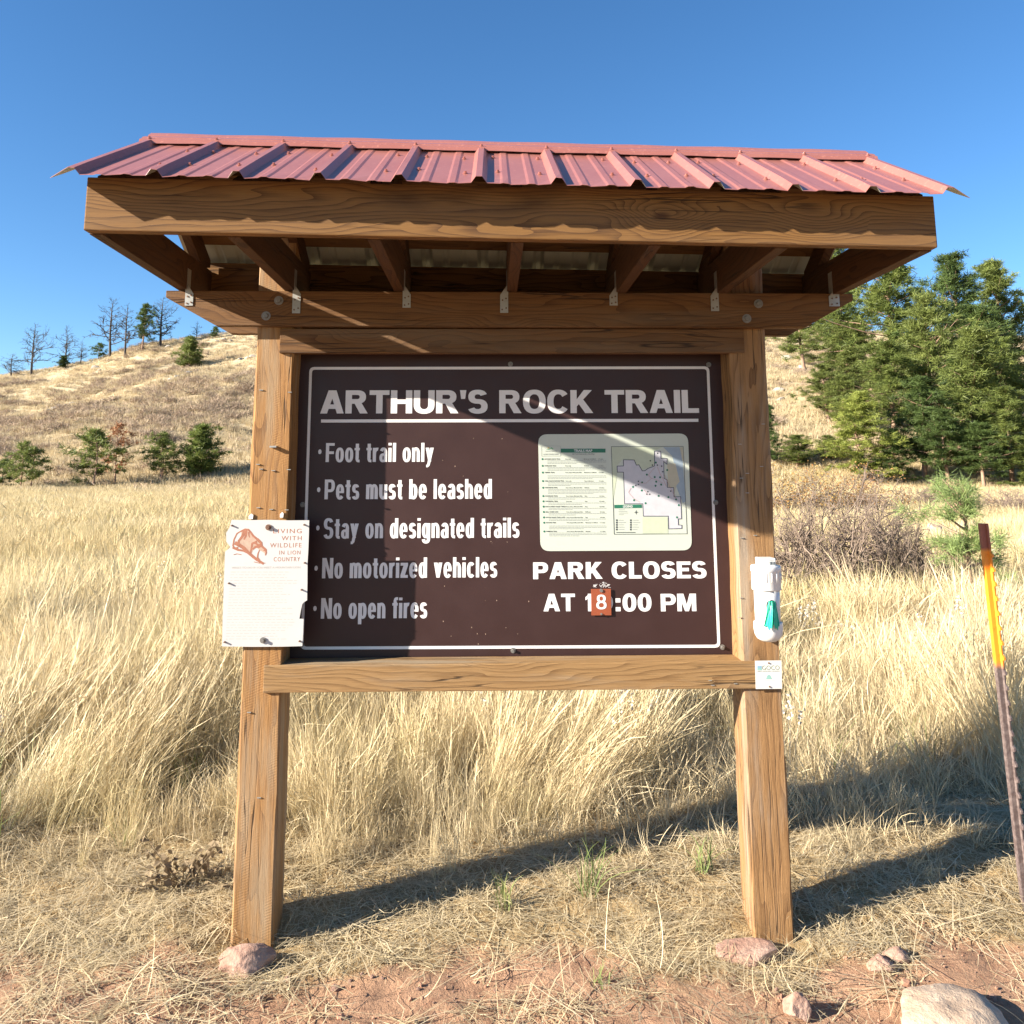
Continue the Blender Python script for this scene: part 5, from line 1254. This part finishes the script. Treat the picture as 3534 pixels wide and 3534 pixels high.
ridge(208, 670, 565, DEAD[3], "dead_tree", "tall bare dead tree with wide limbs left of the slim snag")
ridge(236, 667, 573, DEAD[2], "dead_tree", "slim bare snag left of the green ridge pine", 1.0)
ridge(303, 652, 561, DEAD[0], "dead_tree", "gnarled bare dead tree right of the green ridge pine", 1.1)
ridge(372, 637, 607, DEAD[1], "dead_tree", "small faint bare tree under the left beam end")
ridge(22, 709, 668, DEAD[3], "dead_tree", "low bushy bare tree at the left frame edge of the ridge", 1.7)
ridge(268, 658, 575, PINES[1], "pine_tree", "living green pine between dead trees on the ridge", 1.25, M_dark, "crown", "pine tree")
ridge(186, 675, 648, YOUNG[1], "pine_tree", "low dark green pine bush at the foot of the tall dead tree", 1.6, M_dark, "crown", "pine tree")
ridge(118, 690, 672, YOUNG[3], "pine_tree", "little dark green pine at the foot of a bare ridge tree", 1.8, M_dark, "crown", "pine tree")
ridge(406, 632, 617, YOUNG[0], "pine_tree", "green pine tip peeking over the ridge under the left beam", 1.6, M_dark, "crown", "pine tree")
# sapling near the steel post
sap = pine(51, .22, .37, 22, 4, .075, 60, .080, .0040, .022, lopside=.35, twig=.007); sap_m = crown_meshes("sapling", sap)
Ys = 4.7; b = on_yk(1832, 1125, Ys); tp = on_yk(1822, 922, Ys); zb = hz(b[0], Ys); tree("pine_sapling", "small bright green pine sapling behind the steel post", "pine sapling", None, (b[0], Ys, zb-.02), tp[2]-zb+.02, sap_m, 1.12, .6, M_needleS)
# shrubs
def shrub_mesh(seed, nstem=26, leaves=0, tw=.010):
    r = np.random.default_rng(seed); V, Fq, LV = [], [], []
    def limb(p, d, L, r0, lev):
        pts = [p]; q = d.copy()
        for k in range(3): q = unit(q+r.normal(0, .22, 3)); pts.append(pts[-1]+q*L/3)
        tube_chain(V, Fq, pts, [r0*(1-.22*k) for k in range(4)], 3)
        if lev < 3:
            for k in range((4, 4, 3)[lev]):
                j = r.integers(1, 4); limb(pts[j], unit(unit(pts[j]-pts[j-1])*.9+r.normal(0, .55, 3)), L*r.uniform(.4, .7), r0*.62, lev+1)
        if leaves and lev >= 2:
            for k in range(leaves):
                c = pts[-1]+r.normal(0, .03, 3); n_ = unit(r.normal(size=3)); u_ = unit(np.cross(n_, r.normal(size=3))); v_ = np.cross(n_, u_); e = r.uniform(.008, .017)
                LV.append(np.array([c-u_*e, c+v_*e*.7, c+u_*e, c-v_*e*.7]))
    for i in range(nstem):
        az = r.random()*6.283; el = R(r.uniform(25, 85)); limb(np.array([r.normal(0, .12), r.normal(0, .12), 0]), np.array([math.cos(az)*math.cos(el)*1.25, math.sin(az)*math.cos(el)*1.25, math.sin(el)]), r.uniform(.35, .6), tw, 0)
    tm = np_mesh("shrub_twigs", np.array(V), np.array(Fq), M_twig)
    if not LV: return tm, None
    LV = np.concatenate(LV); return tm, np_mesh("shrub_leaves", LV, np.arange(len(LV)).reshape(-1, 4), M_autumn)
BARE = [shrub_mesh(61, 42, 0, .011), shrub_mesh(62, 38, 0, .011)]; LEAFY = [shrub_mesh(63, 22, 1, .010), shrub_mesh(64, 20, 2, .010)]
def shrub(nm, lb, grp, u, vtop, Y, pxw, ms, rot):
    tp = on_yk(u, vtop, Y); z = hz(tp[0], Y); H = max(.4, tp[2]-z); W_ = pxw/1640*(Y+3.24); co_ = np.array([q.co[:] for q in ms[0].vertices]); hn_ = np.percentile(co_[:, 2], 98.5); wn_ = np.percentile(co_[:, 0], 97)-np.percentile(co_[:, 0], 3)
    t_ = empty(nm, (0, 0, 0), lb, "shrub", grp)
    for n_, me in (("twigs", ms[0]), ("leaves", ms[1])):
        if me: o = bpy.data.objects.new(n_, me); COL.objects.link(o); o.parent = t_
    t_.location = (tp[0], Y, z-.02); t_.rotation_euler = (0, 0, rot); t_.scale = (W_/wn_, W_/wn_, H/hn_)
GS = "bare grey brown shrubs right of the kiosk"; GA = "shrubs with orange autumn leaves at the slope foot"
for a in (("bare_shrub", "large grey brown bare shrub right behind the dog bag dispenser", GS, 1520, 935, 5.7, 190, BARE[0], .3), ("bare_shrub", "wide bare shrub in the middle of the thicket, right of the dispenser", GS, 1622, 930, 6.4, 215, BARE[1], 1.4), ("bare_shrub", "bare shrub at the right end of the thicket towards the sapling", GS, 1695, 960, 5.6, 140, BARE[0], 2.6),
          ("autumn_shrub", "orange leaved shrub nearest the right post", GA, 1490, 885, 19, 130, LEAFY[1], .2), ("autumn_shrub", "orange and yellow shrub under the small rocks", GA, 1560, 888, 20, 130, LEAFY[0], 1.1), ("autumn_shrub", "yellow orange shrub in front of the twin pine trunks", GA, 1640, 892, 21, 130, LEAFY[1], 2.2),
          ("red_shrub", "reddish low shrub below the shaded front pines", GA, 1745, 915, 24, 80, BARE[1], .5), ("red_shrub", "pinkish bare shrub behind the sapling at the right edge", GA, 1900, 922, 20, 130, BARE[0], 1.9), ("red_shrub", "pinkish low shrub left of the sapling at the slope foot", GA, 1815, 938, 18, 90, LEAFY[0], .9)): shrub(*a)
# scrub and tufts over the hillsides
def scrub_src(seed):
    r = np.random.default_rng(seed); V, Fq = [], []
    for i in range(70):
        az = r.random()*6.283; el = R(r.uniform(10, 85)); d = np.array([math.cos(az)*math.cos(el), math.sin(az)*math.cos(el), math.sin(el)*.8]); L = r.uniform(.35, .8); p = np.array([r.normal(0, .25), r.normal(0, .25), 0]); s_ = unit(np.cross(d, r.normal(size=3)))*r.uniform(.008, .02); b_ = len(V)
        m_ = p+d*L*.55+r.normal(0, .04, 3); e = p+d*L+r.normal(0, .07, 3); V += [p-s_, p+s_, m_+s_*.8, m_-s_*.8, e+s_*.3, e-s_*.3]; Fq += [(b_, b_+1, b_+2, b_+3), (b_+3, b_+2, b_+4, b_+5)]
        for k in range(2):
            e2 = m_+unit(d+r.normal(0, .6, 3))*L*.4; b_ = len(V); V += [m_-s_*.6, m_+s_*.6, e2+s_*.3, e2-s_*.3]; Fq.append((b_, b_+1, b_+2, b_+3))
    return src("scrub", np_mesh("scrub", np.array(V), np.array(Fq), M_scrub))
def hill_pts(n, seed, y0=50, y1=158):
    r = np.random.default_rng(seed); y = y0+(y1-y0)*r.random(n)**1.0; hw = (y-CAM[1])*.62+2; x = CAM[0]+r.uniform(-1, 1, n)*hw; return x, y, r
x, y, r_ = hill_pts(15000, 91); pt = fbm(x*.07, y*.045, 95)+fbm(x*.3, y*.3, 96)*.5+.16*(np.exp(-((y-85)/16)**2)); k = (pt > .125) | (r_.random(len(x)) < .05); x, y = x[k], y[k]
sc = r_.uniform(.4, 1.5, len(x)); scatter("hillside_scrub", place(x, y), np.stack([r_.normal(0, .1, len(x)), r_.normal(0, .1, len(x)), r_.random(len(x))*6.283], 1), np.stack([sc*1.2, sc*1.2, sc*.9], 1), [scrub_src(i) for i in range(4)], "grey brown brush dotting the dry hillsides")
hs_ = [blades(46, .55, .20, .48, .03, .3, .4, 900+i, M_hgrass, 2, 0, 1) for i in range(4)]
x, y, r_ = hill_pts(40000, 92, 46); sc = r_.uniform(.5, 1.3, len(x))
scatter("hillside_grass", place(x, y), np.stack([r_.normal(0, .1, len(x)), r_.normal(0, .1, len(x)), r_.random(len(x))*6.283], 1), np.stack([sc]*3, 1), hs_, "tufts of straw coloured grass over the hillsides")
# outcrop rocks
GR = "grey rocks cropping out of the hillsides"
OUT = [("upper left slope under the tall dead tree", [(181, 696, 16), (189, 700, 9)]), ("ledge at the far left of the slope", [(92, 775, 9), (102, 772, 12), (113, 768, 13), (124, 766, 10), (135, 763, 12)]), ("middle of the left slope", [(194, 756, 9), (170, 760, 8), (156, 764, 8)]),
       ("slanting ledge left of the post", [(322, 717, 10), (333, 713, 12), (346, 709, 10), (358, 705, 13), (372, 701, 10)]), ("ledge beside the left post", [(455, 680, 12), (467, 677, 11), (478, 674, 12)]), ("ridge crest under the left beam", [(410, 645, 10), (422, 642, 12), (436, 644, 9), (318, 657, 13)]),
       ("grass bank right of the right post", [(1486, 678, 20), (1512, 697, 20), (1469, 740, 22), (1474, 757, 18), (1482, 800, 14)]), ("foot of the loose pine", [(1562, 872, 17), (1577, 877, 16), (1592, 871, 14)])]
for i, (where, L_) in enumerate(OUT):
    proto = None
    for j, (u, v, px) in enumerate(L_):
        p = hit(u, v); s_ = px/1640*(p[1]+3.24)
        lb = "grey outcrop rock, one of those on the "+where if len(L_) > 1 else "grey outcrop rock on the "+where
        if proto is None or j % 2 == 0: proto = rock("outcrop_rock", (0, 0, 0), (1.25, .9, .6), 300+i*7+j, M_grey, lb, "rock", GR, sub=3); o = proto
        else: o = proto.copy(); COL.objects.link(o); o["label"] = lb
        o.location = (p[0], p[1], hz(p[0], p[1])+s_*.1); o.scale = (s_, s_, s_); o.rotation_euler = (.1*j, .05, j*1.3+i); o["group"] = "grey rocks on the "+where
p = on_yk(1765, 1018, 11.5); z = hz(p[0], 11.5); rock("meadow_rock", (p[0], 11.5, z+.28), (.34, .3, .5), 77, M_boulder, "pale rock showing above the grass left of the sapling")
#@@END
